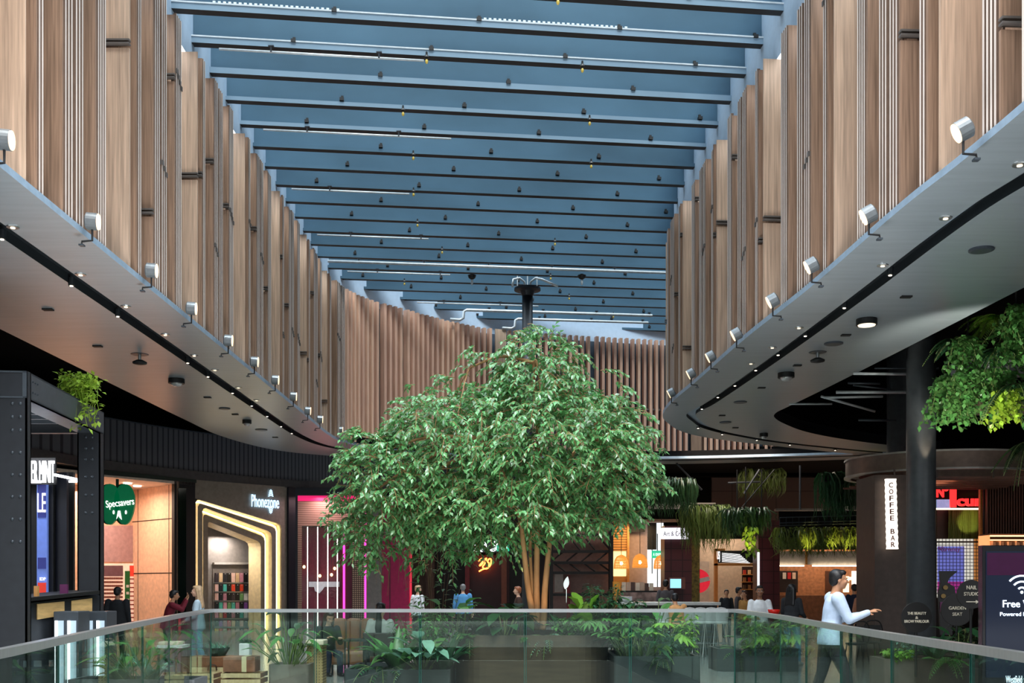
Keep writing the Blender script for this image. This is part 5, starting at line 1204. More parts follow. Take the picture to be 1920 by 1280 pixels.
# currency kiosk behind the mesh screen
t=thing('currency_sign','big red lit lettering of the exchange kiosk under the bronze canopy','sign',at(1800,935,26))
M_red=em('red_letters',(1,.02,.02),1.6)
text('Nº','lettering',M_red,at(1767,922,26),.26,.28,t,0,.05,off=.02); text('1','lettering',M_red,at(1787,931,25.97),.50,.15,t,0,.05,off=.06); text('currency','lettering',M_red,at(1858,944.5,26),.27,1.66,t,0,.05,off=.03)
rect(1755,952,1841,955,26.05,.1,em('sign_underline',(1,.85,.6),1.2),'base_strip',t)
srect(1752,905,1850,1120,27.2,.1,pm('kiosk_dark_wall',hexc(34,28,26),.6),'wall_currency',toff=True)
o=rect(1757,936,1782,953,26.6,.05,pm('globe_panel',hexc(120,130,170),.4,var=.6,scale=6,emit=(.4,.5,.9),es=.4),'lit_picture'); tag(o,'small lit picture panel below the red number sign','panel')
o=rect(1757,955,1778,1010,26.7,.1,pm('brown_board',hexc(56,40,32),.5),'brown_board'); tag(o,'dark brown board left of the lit grass curtain','panel')
t=thing('grass_curtain','olive bead-like grass curtain with a yellow lit patch below the red sign','curtain',at(1808,980,26.5)); fo=MB(); rr=random.Random(77)
for _ in range(260):
    x=rr.uniform(1779,1838); p=at(x,956,26.5+rr.uniform(0,.15)); fo.blade([p-Vector((rr.gauss(0,.004)*k,0,.72*k/4)) for k in range(5)],[.02]*5,up=Vector((rr.gauss(0,.5),-1,0)))
fo.build('strands',G_olive,t)['kind']='stuff'
hl=lamp('grass_spot','SPOT',at(1815,990,25.7),26,(1,.9,.25),.02,spot=R(40)); aim(hl,at(1815,978,26.5))
o=rect(1838,905,1843,1110,25.6,.1,M_tim,'timber_post',toff=True); tag(o,'slim timber post at the right of the red lettering','post')
M_mesh=gridm('led_mesh_blue',hexc(104,112,196),hexc(40,40,80),12,.80,('X','Z'),.5,.55)
t=thing('led_mesh_screen','gridded lit screen with a violet-blue picture under the red lettering','screen',at(1800,1060,25.8))
rect(1758,1010,1826,1120,25.8,.05,gridm('led_mesh_pale',hexc(226,226,214),hexc(60,60,70),12,.80,('X','Z'),.5,.5),'border_panel',t); rect(1758,1024,1808,1112,25.78,.02,M_mesh,'picture_panel',t); rect(1758,1090,1808,1112,25.77,.02,gridm('led_mesh_mag',hexc(170,50,140),hexc(50,20,60),12,.80,('X','Z'),.5,.4),'lower_band',t)
rect(1812,1010,1842,1120,25.83,.05,gridm('led_mesh_gold',hexc(206,140,76),hexc(70,44,26),12,.80,('X','Z'),.5,.3),'gold_panel',t); rect(1757,1014,1842,1017,25.7,.05,M_black,'cross_bar',t)
text('currency','lettering',pm('magenta_print',hexc(180,30,90),.5),at(1782,1032,25.72),.10,.45,t,0,.01); text('Nº1','lettering',pm('magenta_print',hexc(180,30,90),.5),at(1765,1028,25.72),.10,.14,t,0,.01)
# batten wall, lit shelf
M_bat=pm('brown_batten',hexc(104,66,50),.5)
root=sempty('wall_batten'); mb=MB(); mb.bb((xat(1844,25.5),25.5,0),(xat(2000,25.5),25.55,4.0)); mb.build('backing',M_black,root,kind='structure')
mb=MB()
for k in range(22): x=xat(1850+k*5,25.4); mb.bb((x,25.38,zat(1002,25.4)),(x+.03,25.5,zat(904,25.4)))
mb.build('battens',M_bat,root,kind='structure')
t=thing('lit_shelf','bookshelf niche with warm strip lights below the brown batten wall','shelf',at(1885,1020,25.0))
rect(1854,1000,1990,1003,25.0,.5,M_br,'top_board',t); rect(1856,1003,1990,1005.5,24.95,.05,em('amber_strip',(1,.42,.16),3),'strip_light',t); rect(1856,1011,1990,1013,24.95,.05,em('amber_strip',(1,.42,.16),3),'strip_light',t); rect(1852,1003,1856,1030,24.95,.5,em('amber_side',(1,.38,.14),.8),'side_board',t)
rk=random.Random(3)
for k in range(14):
    x=1858+k*5; o=rect(x,1014+rk.randint(0,2),x+4.2,1024,25.1,.3,pm('book_%d'%(k%3),hexc(*[(190,176,160),(120,110,104),(70,60,56)][k%3]),.6),'paperback'); tag(o,['pale','grey','dark'][k%3]+' spine on the lit shelf, '+ORD[k]+' from the left','book','books on the lit shelf')
# round hanging signs, totem
M_disc=pm('black_disc',hexc(20,19,20),.5); M_cream2=pm('cream_letters',hexc(226,216,196),.5)
def disc(px,py,rpx,Y,lab,lines,arrow=False,post=True):
    c=at(px,py,Y); r=rpx*Y/F; t=thing('round_sign',lab,'sign',Vector((c.x,c.y,0)))
    mb=MB(); mb.tube([c,c+Vector((0,.03,0))],r,40); mb.build('disc',M_disc,t)
    mb=MB(); mb.tube([Vector((c.x,c.y+.03,.4)),c+Vector((0,.03,-r*.9))],.018,8); mb.build('post',M_black,t)
    for s_,yy,h,w in lines: text(s_,'lettering',M_cream2,at(px,yy,Y-.008),h*Y/F,w*Y/F,t,0,.01,off=.002)
    if arrow:
        mb=MB(); mb.tube([at(px-10,py+14,Y-.01),at(px+9,py+14,Y-.01)],.008,6); mb.prism([at(px+8,py+10.5,Y-.012),at(px+14,py+14,Y-.012),at(px+8,py+17.5,Y-.012)],(0,.01,0)); mb.build('arrow',M_cream2,t)
    return t
disc(1719,1157,28.5,13.8,'round black sign for the beauty and brow parlour on a thin post',[('THE BEAUTY',1149.5,5.2,35),('&',1157.5,5,5),('BROW PARLOUR',1164.5,5.4,46)])
disc(1822,1114,27,14.4,'round black nail studio sign with a cream arrow',[('NAIL',1101,7,19),('STUDIO',1113,6.6,29)],True)
disc(1795,1143,30,15.2,'round black garden sign half hidden behind a plant',[('GARDEN',1139.5,6,32),('SEAT',1151,6,18)])
t=thing('hair_salon_silhouette'.replace('_silhouette','_figure'),'dark funnel-topped cut-out figure with gold discs beside the black column','ornament',(xat(1776,16.5),16.5,0))
mb=MB(); mb.prism([at(x,y,16.5) for x,y in ((1762,1070),(1796,1070),(1780,1084),(1777,1092),(1790,1100),(1793,1118),(1784,1150),(1786,1190),(1764,1190),(1762,1150),(1760,1110),(1765,1092))],(0,.05,0)); mb.build('board',M_disc,t)
for x,y in ((1773,1101),(1769,1117)): mb=MB(); mb.tube([at(x,y,16.46),at(x,y,16.5)],.035,16); mb.build('gold_disc',pm('dull_gold',hexc(130,104,60),.4,.5),t)
mb=MB(); mb.bb((xat(1764,16.45),16.44,zat(1146,16.45)),(xat(1770,16.45),16.48,zat(1128,16.45))); mb.build('plum_tag',pm('plum_card',hexc(96,28,84),.4),t)
t=thing('digital_totem','tall glossy black digital totem showing a free internet advert','totem',(6.1,12.6,0))
X0,X1=xat(1842,12.6),xat(1990,12.6); zt=zat(1022,12.6)
mb=MB(); mb.bb((X0,12.6,0),(X1,12.72,zt)); mb.build('body',pm('gloss_black',hexc(16,18,26),.12,.2,coat=.5),t,bevel=.006)
mb=MB(); mb.bb((X0+.04,12.59,.5),(X1-.04,12.602,zt-.07)); mb.build('screen',pm('totem_screen',hexc(9,13,26),.10,0,.5,var=.3,scale=1.2,stretch=(.3,1,3),emit=(.02,.04,.10),es=.2),t)
mb=MB(); mb.bb((X0+.05,12.586,zat(1078,12.6)),(X1-.05,12.592,zat(1036,12.6))); mb.build('screen_reflection',pm('totem_reflection_purple',hexc(44,12,44),.12,emit=(.12,.01,.09),es=.12),t)  # purple glowing band paints a reflection on the screen
M_wf=em('totem_white',(.72,.84,1),1.6)
text('Free WiFi','lettering',M_wf,at(1917,1131.5,12.58),13.5*12.6/F,.462,t,0,.004,off=.008); text('Powered by','lettering',M_wf,at(1902,1152,12.58),9.5*12.6/F,.336,t,0,.004)
for k,r in enumerate((8,19,30)):
    c=at(1916,1109,12.58); mb=MB(); mb.tube([c+Vector((sin(a)*r*12.6/F,0,cos(a)*r*12.6/F)) for a in [(-.85+1.7*j/12) for j in range(13)]],.011,6); mb.build('signal_arc',M_wf,t)
mb=MB(); mb.ball(at(1916,1110,12.58),(.018,.008,.018),8,6); mb.build('signal_dot',M_wf,t)
text('Westfield','lettering',M_wf,at(1901,1273,12.58),.085,.19,t,0,.004)

# ------------------------------------------------------------------ plants at the right
planter('tall_planter','tall brown planter with bright grass behind the right balustrade, under the round parlour sign',xat(1693,13.9),14.3,.42,.6,.62,.03,pm('taupe_planter',hexc(116,104,96),.5))
plant('bush',(xat(1680,14.1),14.1,.56),'bright light-green low plant in the tall brown planter on the right',size=.2,n=14,L=.07,W=.05,mat=G_light,r=.16)
plant('bush',(xat(1700,14.2),14.2,.56),'thin white-flowered plant in the tall brown planter on the right',size=.42,n=9,L=.06,W=.03,mat=G_blue,r=.14)
planter('long_planter','long low brown planter between the round signs and the black totem',xat(1790,15.0),15.4,1.5,.7,.55,.03,pm('brown_planter',hexc(74,60,54),.5))
for k,(x,Y,kind,lab,kw) in enumerate((
 (1752,15.2,'blade','strap-leaved dark plant below the funnel-topped figure',dict(n=16,L=.45,W=.08,mat=G_dark)),
 (1800,15.1,'broad','tall broad-leaved plant covering the round garden sign',dict(size=.62,n=9,L=.46,W=.15,mat=G_dark,r=.12)),
 (1830,15.2,'bush','dense dark shrub left of the black totem',dict(size=.55,n=18,L=.11,W=.05,mat=G_deep,r=.3)),
 (1775,15.0,'fern','arching fern at the front of the long brown planter',dict(n=16,L=.42,W=.08,mat=G_mid)))):
    plant(kind,(xat(x,Y),Y,.5),lab,**kw)
planter('low_planter','low dark planter behind the right balustrade, left of the white-shirted man',xat(1420,19.6),20.0,1.5,.9,.42,.03,M_grey)
for k,(x,Y,kind,lab,kw) in enumerate((
 (1385,19.8,'fern','fern at the left end of the low dark planter on the right',dict(n=18,L=.5,W=.09,mat=G_mid)),
 (1410,19.8,'broad','broad-leaved plant in the low dark planter below the seated woman',dict(size=.7,n=14,L=.34,W=.12,mat=G_mid,r=.3)),
 (1440,19.7,'bush','bushy dark plant in the low dark planter on the right',dict(size=.6,n=20,L=.1,W=.05,mat=G_dark,r=.35)),
 (1462,19.8,'blade','arching strap plant at the right end of the low dark planter',dict(n=18,L=.5,W=.07,mat=G_mid)))):
    plant(kind,(xat(x,Y),Y,.36),lab,**kw)
# hanging garden at upper right
t=thing('hanging_trough','long grey timber hanging trough in the dark ceiling at upper right','hanging planter',at(1865,675,18.6))
M_gt=pm('grey_timber',hexc(150,152,156),.6,0,.4,.15,5,(.4,1,8))
mb=MB(); mb.bb((xat(1805,18.6),18.6,zat(697,18.6)),(xat(2010,18.6),19.1,zat(672,18.6))); mb.build('front_board',M_gt,t); mb=MB(); mb.bb((xat(1805,18.6),18.55,zat(672,18.6)),(xat(2010,18.6),18.6,zat(668,18.6))); mb.build('edge_strip',M_steel,t)
for x in (1815,1905): mb=MB(); mb.tube([at(x,670,18.9),at(x,380,18.9)],.02,6); mb.build('hanging_rod',M_black,t)
t=thing('hanging_trough','short brown hanging trough lower down among the pothos vines','hanging planter',at(1850,765,19.2))
mb=MB(); mb.bb((xat(1826,19.3),19.3,zat(770,19.3)),(xat(1960,19.3),19.8,zat(752,19.3))); mb.build('front_board',pm('brown_trough',hexc(92,76,66),.6),t)
def vines(lab,x0,x1,yt,yb,Y,n,mat,seed,leafL=.11,spread=.25,name='pothos_vine'):
    rr=random.Random(seed); t=thing(name,lab,'vine',at((x0+x1)/2,yt,Y)); fo=MB(); st=MB()
    for _ in range(n):
        p=at(rr.uniform(x0,x1),yt+rr.uniform(-6,10),Y+rr.uniform(-spread,spread)); l=(yb-yt)*Y/F*rr.uniform(.35,1.05); k=max(4,int(l/.07)); c=[p]
        dx=rr.gauss(0,.02); 
        for i in range(k): c.append(c[-1]+Vector((dx+rr.gauss(0,.015),rr.gauss(-.003,.012),-l/k if i>1 else .02)))
        st.tube(c,.005,4,0,False)
        for q in c[1:]:
            for _ in range(2):
                fo.leaf(q+Vector((rr.gauss(0,.03),rr.gauss(-.02,.03),0)),Vector((rr.gauss(0,.8),rr.gauss(-.5,.5),rr.gauss(-.8,.4))),Vector((rr.gauss(0,.2),-.7,.7)),leafL*rr.uniform(.7,1.2),leafL*.68,.12)
    st.build('stems',M_stem,t); fo.build('foliage',mat,t,True); return t
vines('bright green pothos vines cascading below the grey hanging trough',1795,1900,700,815,18.5,56,G_mid,51)
vines('mid-green pothos curtain at the left edge of the hanging garden',1752,1800,715,815,18.7,50,G_mid,52)
vines('pothos vines spilling over the left end of the grey trough',1785,1835,640,720,18.5,34,G_mid,53)
vines('sunlit yellow-green vine cluster at the right of the hanging garden',1868,1900,740,812,18.0,34,G_lime,54)
vines('dark trailing vines along the right image edge',1896,1935,580,720,18.2,40,G_mid,55)
def big_fern(lab,px,py,Y,n,L,W,mat,seed,dz=0.6,name='boston_fern'):
    rr=random.Random(seed); p=at(px,py,Y); t=thing(name,lab,'fern',p); fo=MB(); st=MB()
    for i in range(n):
        a=rr.uniform(0,2*pi); d=Vector((cos(a),sin(a)*.7,0)); l=L*rr.uniform(.7,1.1); c=bend(p,d,l*.75,l*rr.uniform(.1,dz),l*rr.uniform(.5,1.1),14); st.tube(c,.006,4)
        for k in range(1,15):
            dd=(c[k]-c[k-1]).normalized(); sd=dd.cross(Vector((0,0,1)))
            if sd.length<1e-3: continue
            sd.normalize(); w=W*math.sin(pi*min(1,.15+k/14*.85))**.6
            for s_ in (-1,1): fo.leaf(c[k],sd*s_+dd*.35-Vector((0,0,.2)),Vector((0,0,1)),w,.035,.1); fo.leaf(c[k].lerp(c[k-1],.5),sd*s_+dd*.35-Vector((0,0,.2)),Vector((0,0,1)),w,.035,.1)
    st.build('stems',M_stem,t); fo.build('fronds',mat,t,True); return t
big_fern('large bright boston fern at the top of the hanging garden',1870,600,18.9,20,1.0,.17,G_light,61)
big_fern('dark boston fern at the upper left of the hanging garden',1795,640,18.8,18,.75,.14,G_dark,62)
big_fern('boston fern drooping over the grey trough at right',1880,655,18.3,16,.7,.12,G_dark,63,.3)
big_fern('dark fern filling the top right corner under the soffit',1915,590,18.6,18,.9,.15,G_dark,64)
big_fern('fern hanging low at the right image edge, below the trough',1905,720,17.8,18,.8,.12,G_dark,65,.2)
big_fern('dark feathery fern hanging beside the bronze canopy at the right edge',1930,830,16.5,26,.85,.12,G_deep,66,.2)
hl=lamp('garden_spot','SPOT',at(1885,860,17.0),26,(1,.94,.6),.04,spot=R(42)); aim(hl,at(1886,775,18.1))
hl=lamp('garden_wash','SPOT',at(1800,860,16.4),330,(1,.97,.84),.2,spot=R(75)); aim(hl,at(1850,660,18.5))

# ------------------------------------------------------------------ furniture glimpsed through the glass, left
M_crate=pm('pine_slats',hexc(206,178,138),.6,var=.2,stretch=(3,1,1)); M_brownbox=pm('brown_leather',hexc(132,76,48),.45,var=.2)
def crate(x0,x1,y0,Y,d,h,lab,n=3):
    X0,X1=xat(x0,Y),xat(x1,Y); z1=zat(y0,Y); t=thing('slatted_crate',lab,'crate',((X0+X1)/2,Y,z1-h))
    for k in range(n):
        z=z1-h+(k+.1)*h/n
        for yy in (Y,Y+d-.02): 
            mb=MB(); mb.bb((X0,yy,z),(X1,yy+.02,z+h/n*.72)); mb.build('slat',M_crate,t)
        for xx in (X0,X1-.02):
            mb=MB(); mb.bb((xx,Y+.02,z),(xx+.02,Y+d-.02,z+h/n*.72)); mb.build('slat',M_brownbox,t)
    mb=MB(); mb.bb((X0+.02,Y+.02,z1-h),(X1-.02,Y+d-.02,z1-h+.03)); mb.build('base',M_crate,t); return t
crate(414,488,1260,16.2,.5,.28,'pale slatted crate at the front of the left display')
crate(326,400,1262,16.4,.5,.27,'pale slatted crate at the left end of the left display')
Y=16.3
t=thing('gift_box','brown gift box with a cream ribbon on the slatted crate','box',(xat(448,Y),Y,zat(1260,Y)+.004)); mb=MB(); mb.bb((xat(418,Y),Y,zat(1260,Y)+.004),(xat(478,Y),Y+.35,zat(1231,Y))); mb.build('body',pm('box_brown',hexc(140,92,70),.5,var=.3),t,bevel=.006)
mb=MB(); mb.bb((xat(453,Y),Y-.004,zat(1260,Y)+.004),(xat(462,Y),Y+.354,zat(1231,Y)+.004)); mb.build('ribbon',pm('cream_ribbon',hexc(224,206,166),.6),t)
t=thing('suitcase','small tan leather suitcase behind the slatted crates','suitcase',(xat(375,16.6),16.7,0)); 
mb=MB(); mb.bb((xat(348,16.7),16.95,.28),(xat(420,16.7),17.3,zat(1232,16.7))); mb.build('body',M_brownbox,t,bevel=.02)
mb=MB(); mb.tube(catmull([at(390,1256,16.93),at(392,1247,16.9),at(404,1247,16.9),at(406,1256,16.93)],4),.012,6); mb.build('handle',pm('dark_leather',hexc(70,36,24),.5),t)
mb=MB(); mb.bb((xat(348,16.7),16.95,0),(xat(420,16.7),17.3,.28)); tag(mb.build('plinth_block',M_crate),'pale timber block under the tan suitcase','plinth')
t=thing('planter_bowl','dark shallow bowl of succulents on the tan suitcase','plant pot',(xat(402,17),17.1,zat(1232,16.7)))
mb=MB(); mb.lathe([(.14,0),(.22,.13),(.20,.13),(.12,.03)],(xat(402,17),17.1,zat(1232,16.7)),22); mb.build('bowl',M_black,t)
fo=MB(); rr=random.Random(14)
for _ in range(60): fo.leaf(Vector((xat(402,17)+rr.uniform(-.17,.17),17.1+rr.uniform(-.15,.15),zat(1232,16.7)+.11)),Vector((rr.gauss(0,.6),rr.gauss(0,.6),1)),Vector((1,0,0)),rr.uniform(.06,.14),.035)
fo.build('foliage',G_blue,t)
t=thing('white_pot','white square pot with a small plant behind the gift box','plant pot',(xat(458,17.2),17.3,zat(1231,16.3)))
zz=zat(1231,16.3); mb=MB(); mb.bb((xat(448,17.2),17.2,.1),(xat(467,17.2),17.4,zat(1206,17.2))); mb.build('pot',M_white,t,bevel=.01)
fo=MB()
for _ in range(40): fo.leaf(Vector((xat(458,17.2)+rr.uniform(-.07,.07),17.3+rr.uniform(-.07,.07),zat(1208,17.2))),Vector((rr.gauss(0,.6),rr.gauss(0,.6),.9)),Vector((1,0,0)),rr.uniform(.07,.15),.04)
fo.build('foliage',G_dark,t)
planter('tub_planter','taupe concrete tub with a big leafy plant left of the seated woman',xat(537,16.3),16.75,.62,.62,.36,.05,pm('taupe_tub',hexc(128,116,108),.6))
plant('broad',(xat(540,16.6),16.6,.3),'large leafy plant with drooping variegated leaves in the taupe tub',size=.72,n=30,L=.32,W=.11,mat=G_mid,r=.34)
plant('broad',(xat(545,17.1),17.1,.3),'dark rubber plant rising behind the handrail from the taupe tub',size=.98,n=7,L=.30,W=.17,mat=G_deep,r=.16,name='rubber_plant')
t=thing('cane_bin','woven cane cabinet with a cream top beside the taupe tub','cabinet',(xat(588,16.9),17.1,0))
mb=MB(); mb.bb((xat(574,16.9),16.95,0),(xat(604,16.9),17.3,zat(1206,16.9)-.03)); mb.build('cane_body',gridm('woven_cane',hexc(186,158,112),hexc(128,100,62),22,.6,('X','Z')),t)
mb=MB(); mb.bb((xat(572,16.9),16.93,zat(1206,16.9)-.03),(xat(606,16.9),17.32,zat(1206,16.9)+.05)); mb.build('cream_top',pm('cream_top',hexc(226,206,184),.6),t,bevel=.015)
t=thing('leather_sofa','tan leather two-seat sofa behind the left planter','sofa',(xat(650,19),19.3,0)); M_lea=pm('tan_leather',hexc(166,108,76),.35,var=.15,scale=3)
mb=MB(); mb.bb((xat(618,18.8),18.75,.18),(xat(700,18.8),19.45,.42)); mb.build('seat',M_lea,t,bevel=.05)
for k in range(3): x0=618+k*27.5; mb=MB(); mb.bb((xat(x0,19.2)+.01,19.35,.40),(xat(x0+27.5,19.2)-.01,19.6,.98)); mb.build('back_cushion',M_lea,t,bevel=.05)
for x,y in ((620,18.8),(697,18.8),(620,19.4),(697,19.4)): mb=MB(); mb.tube([(xat(x,18.8)+.03,y,0),(xat(x,18.8)+.03,y,.18)],.02,8); mb.build('leg',M_black,t)
t=thing('cafe_table','small black cafe table in front of the tan sofa','table',(xat(665,17.6),17.7,0))
mb=MB(); mb.bb((xat(645,17.6),17.5,.66),(xat(690,17.6),17.95,.69)); mb.build('table_top',M_black,t)
for x in (648,687):
    for y in (17.53,17.92): mb=MB(); mb.tube([(xat(x,17.6),y,0),(xat(x,17.6),y,.66)],.016,6); mb.build('leg',M_black,t)
t=thing('armchair','black framed armchair seen from behind, holding the seated woman in white','chair',(xat(712,18.2),18.3,0))
X=xat(712,18.2)
mb=MB(); mb.bb((X-.26,18.05,.38),(X+.26,18.55,.46)); mb.build('seat',pm('dark_seat',hexc(60,46,42),.5),t,bevel=.02)
mb=MB(); mb.bb((X-.26,18.0,.46),(X+.26,18.05,.78)); mb.build('backrest',pm('dark_seat',hexc(60,46,42),.5),t,bevel=.02)
for sx in (-.25,.25):
    for y in (18.03,18.5): mb=MB(); mb.tube([(X+sx,y,0),(X+sx,y,.62 if y>18.1 else .78)],.017,6); mb.build('leg',M_black,t)
plant('fern',(-3.80,8.5,.46),'large arching fern behind the left balustrade near the steel post',n=30,L=.85,W=.14,mat=G_light,size=1,name='sword_fern')  # lighter leaf colour paints in atrium light on this fern
plant('fern',(-4.0,9.5,.46),'smaller arching fern at the far end of the first trough planter',n=22,L=.7,W=.12,mat=G_mid,name='sword_fern')
planter('trough_planter','grey trough planter with ferns behind the left balustrade',-3.98,9.1,.6,1.8,.5,.03,M_grey)
planter('trough_planter','second grey trough planter further along the left balustrade',xat(245,13.4),13.7,1.6,.6,.40,.03,M_grey)
for k,(x,kind,lab,kw) in enumerate(((212,'blade','dark strap plant at the left of the second trough planter',dict(n=16,L=.5,W=.09,mat=G_dark)),(245,'broad','tall leafy plant in the middle of the second trough planter',dict(size=.55,n=16,L=.34,W=.10,mat=G_mid,r=.3)),(275,'blade','pale strap plant at the right of the second trough planter',dict(n=14,L=.5,W=.08,mat=G_blue)))):
    plant(kind,(xat(x,13.5),13.7,.34),lab,**kw)
t=thing('display_table','white-topped display table behind the left trough planters','table',(xat(315,15.6),15.9,0))
mb=MB(); mb.bb((xat(290,15.6),15.7,.66),(xat(338,15.6),16.1,.70)); mb.build('table_top',M_white,t)
for x in (292,335):
    for y in (15.73,16.06): mb=MB(); mb.tube([(xat(x,15.6),y,0),(xat(x,15.6),y,.66)],.018,6); mb.build('leg',M_black,t)
o=tag(MB().bb((xat(294,15.7),15.75,.70),(xat(334,15.7),16.05,.75)).build('folded_cloth',pm('cream_top',hexc(226,206,184),.6),bevel=.015),'cream folded cloth on the white display table','cloth')
# ------------------------------------------------------------------ people
M_skin={k:pm('skin_'+k,hexc(*c),.5,0,.4,.05,10) for k,c in (('light',(224,176,148)),('tan',(196,142,108)),('brown',(150,104,78)))}
M_hair={k:pm('hair_'+k,hexc(*c),.45,0,.5,.3,20,(4,4,1)) for k,c in (('black',(24,22,24)),('brown',(70,46,36)),('blonde',(190,156,120)),('grey',(120,118,118)),('ginger',(150,84,50)))}
def cloth(n,c,r=.8): return pm('cloth_'+n,hexc(*c),r,0,.25,.08,14,bump=.2)
def remesh(o,vox,sm=4):
    m=o.modifiers.new('skin','REMESH'); m.mode='VOXEL'; m.voxel_size=vox; m.use_smooth_shade=True
    s=o.modifiers.new('soft','SMOOTH'); s.factor=.5; s.iterations=sm
def ell(mb,rings,n=16):
    """stacked elliptical rings: (centre, rx, ry)"""
    vs=[]
    for c,rx,ry in rings:
        for j in range(n): a=2*pi*j/n; vs.append(Vector(c)+Vector((cos(a)*rx,sin(a)*ry,0)))
    k=len(rings); fs=[(i*n+j,i*n+(j+1)%n,(i+1)*n+(j+1)%n,(i+1)*n+j) for i in range(k-1) for j in range(n)]
    fs+=[tuple(range(n-1,-1,-1)),tuple(range((k-1)*n,k*n))]; mb.add(vs,fs)
def person(lab,X,Y,rz,H=1.70,pose='stand',lean=0.,arms=None,legs=None,skin='light',hair='black',hairstyle='short',top=('white',(230,232,235)),bottom=('dark',(40,42,50)),sleeve='long',shoe=(30,28,28),seat=.46,turn=0.,vox=.010,nod=0.,build=1.,jacket_len=.0):
    """built facing -Y at the origin, then turned by rz and moved; arms: ((elbow),(wrist)) per side relative to the shoulder"""
    s=H/1.72; t=thing('person',lab,'person',(0,0,0))
    V=lambda x,y,z: Vector((x,y,z))*s
    if pose=='sit': pel=V(0,0,seat/s+.10)
    else: pel=V(0,0,.94)
    Rl=Matrix.Rotation(lean,3,'X')
    def up(x,y,z): return pel+Rl@V(x,y,z)          # upper body, measured from the pelvis
    chest=up(0,0,.34); neck0=up(0,.0,.50); neck1=up(0,-.015,.57)
    Rh=Matrix.Rotation(lean*.4+nod,3,'X')@Matrix.Rotation(turn,3,'Z')
    hc=neck1+Rl@V(0,-.012,.0)+Rh@V(0,-.005,.115)
    sh=[up(-.175*build,0,.455),up(.175*build,0,.455)]
    hp=[pel+V(-.09,0,-.03),pel+V(.09,0,-.03)]
    arms=arms or (((-.06,.03,-.29),(-.07,-.04,-.53)),((.06,.03,-.29),(.07,-.04,-.53)))
    el=[sh[i]+V(*arms[i][0]) for i in(0,1)]; wr=[sh[i]+V(*arms[i][1]) for i in(0,1)]
    if pose=='sit':
        kn=[pel+V(-.11,-.42,-.02),pel+V(.11,-.42,-.02)]; an=[Vector((kn[0].x,kn[0].y+.03*s,.08*s)),Vector((kn[1].x,kn[1].y-.04*s,.08*s))]
        if seat>.6: an=[Vector((k.x,k.y+.06,max(.08,k.z-.42*s))) for k in kn]
    else:
        lg=legs or ((-.02,.0),(.02,.0))   # forward swing of each foot (x, y)
        an=[Vector((hp[i].x+lg[i][0]*s,lg[i][1]*s,.085*s)) for i in(0,1)]
        kn=[hp[i].lerp(an[i],.5)+V(0,-.035,0) for i in(0,1)]
    # --- one continuous body
    b=MB(); ru=.046*s*build; 
    ell(b,[(pel+V(0,0,-.10),.10*s,.08*s),(pel+V(0,0,-.03),.155*s*build,.11*s),(up(0,0,.08),.145*s*build,.10*s),(up(0,0,.2),.13*s*build,.095*s),(up(0,-.005,.33),.155*s*build,.11*s),(up(0,0,.43),.155*s*build,.095*s),(up(0,0,.49),.085*s,.07*s),(up(0,0,.53),.055*s,.055*s)])
    b.cap(neck0,neck1+V(0,0,.03),.054*s,.05*s)
    # head: skull, jaw, nose, ears, brow, lips
    h=lambda x,y,z: hc+Rh@V(x,y,z)
    hs=s*1.0
    def hb(c,r,n=16,k=12):
        q=MB(); q.ball((0,0,0),[x*hs for x in r],n,k); b.add([h(*c)+Rh@Vector(v) for v in q.v],q.f)
    hb((0,.012,.03),(.076,.095,.088)); hb((0,-.028,-.03),(.060,.062,.078)); hb((0,-.055,-.082),(.034,.032,.028)); hb((0,-.075,.022),(.052,.022,.016))
    b.cap(h(0,-.088,.012),h(0,-.112,-.026),.009*hs,.014*hs,8); hb((-.013,-.098,-.028),(.010,.010,.008),8,6); hb((.013,-.098,-.028),(.010,.010,.008),8,6)
    hb((0,-.086,-.052),(.024,.010,.006),10,6); hb((0,-.084,-.064),(.021,.011,.007),10,6)
    for sg in (-1,1): hb((sg*.079,.008,-.006),(.010,.022,.034),8,8); hb((sg*.036,-.070,-.022),(.024,.022,.024),8,8)
    for i in (0,1):
        b.cap(sh[i],el[i],.052*s*build,.041*s,12); b.cap(el[i],wr[i],.041*s,.027*s,12)
        # hand: palm, four fingers, thumb at the side of the palm
        d=(wr[i]-el[i]).normalized(); sd=d.cross(Vector((0,-1,0)) if abs(d.y)<.8 else Vector((0,0,1))).normalized(); nm=sd.cross(d).normalized()
        p0=wr[i]; p1=wr[i]+d*.085*s
        for q in (-.024,-.008,.008,.024): b.cap(p0+sd*q*.8*s,p1+sd*q*1.15*s,.015*s,.013*s,8)
        sgn=1 if i==0 else -1
        for k,(q,l) in enumerate(((-.030,.066),(-.010,.078),(.010,.074),(.030,.058))):
            a=p1+sd*q*s; m_=a+d*l*.5*s-nm*.012*s; e_=a+d*l*.88*s-nm*.036*s
            b.cap(a,m_,.0090*s,.0085*s,8); b.cap(m_,e_,.0085*s,.0072*s,8)
        a=p0+d*.022*s+sd*.028*s*sgn; m_=a+d*.030*s+sd*.026*s*sgn-nm*.010*s; b.cap(a,m_,.0125*s,.0105*s,8); b.cap(m_,m_+d*.030*s+sd*.004*s*sgn-nm*.012*s,.0105*s,.008*s,8)
        b.cap(hp[i],kn[i],.082*s*build,.056*s,12); b.cap(kn[i],an[i],.054*s,.036*s,12)
        fd=Vector((0,-1,0)); b.cap(an[i]+Vector((0,.03*s,-.035*s)),an[i]+fd*.13*s+Vector((0,0,-.05*s)),.038*s,.03*s,10)
    o=b.build('body',M_skin[skin],t,True); remesh(o,vox*s,3)
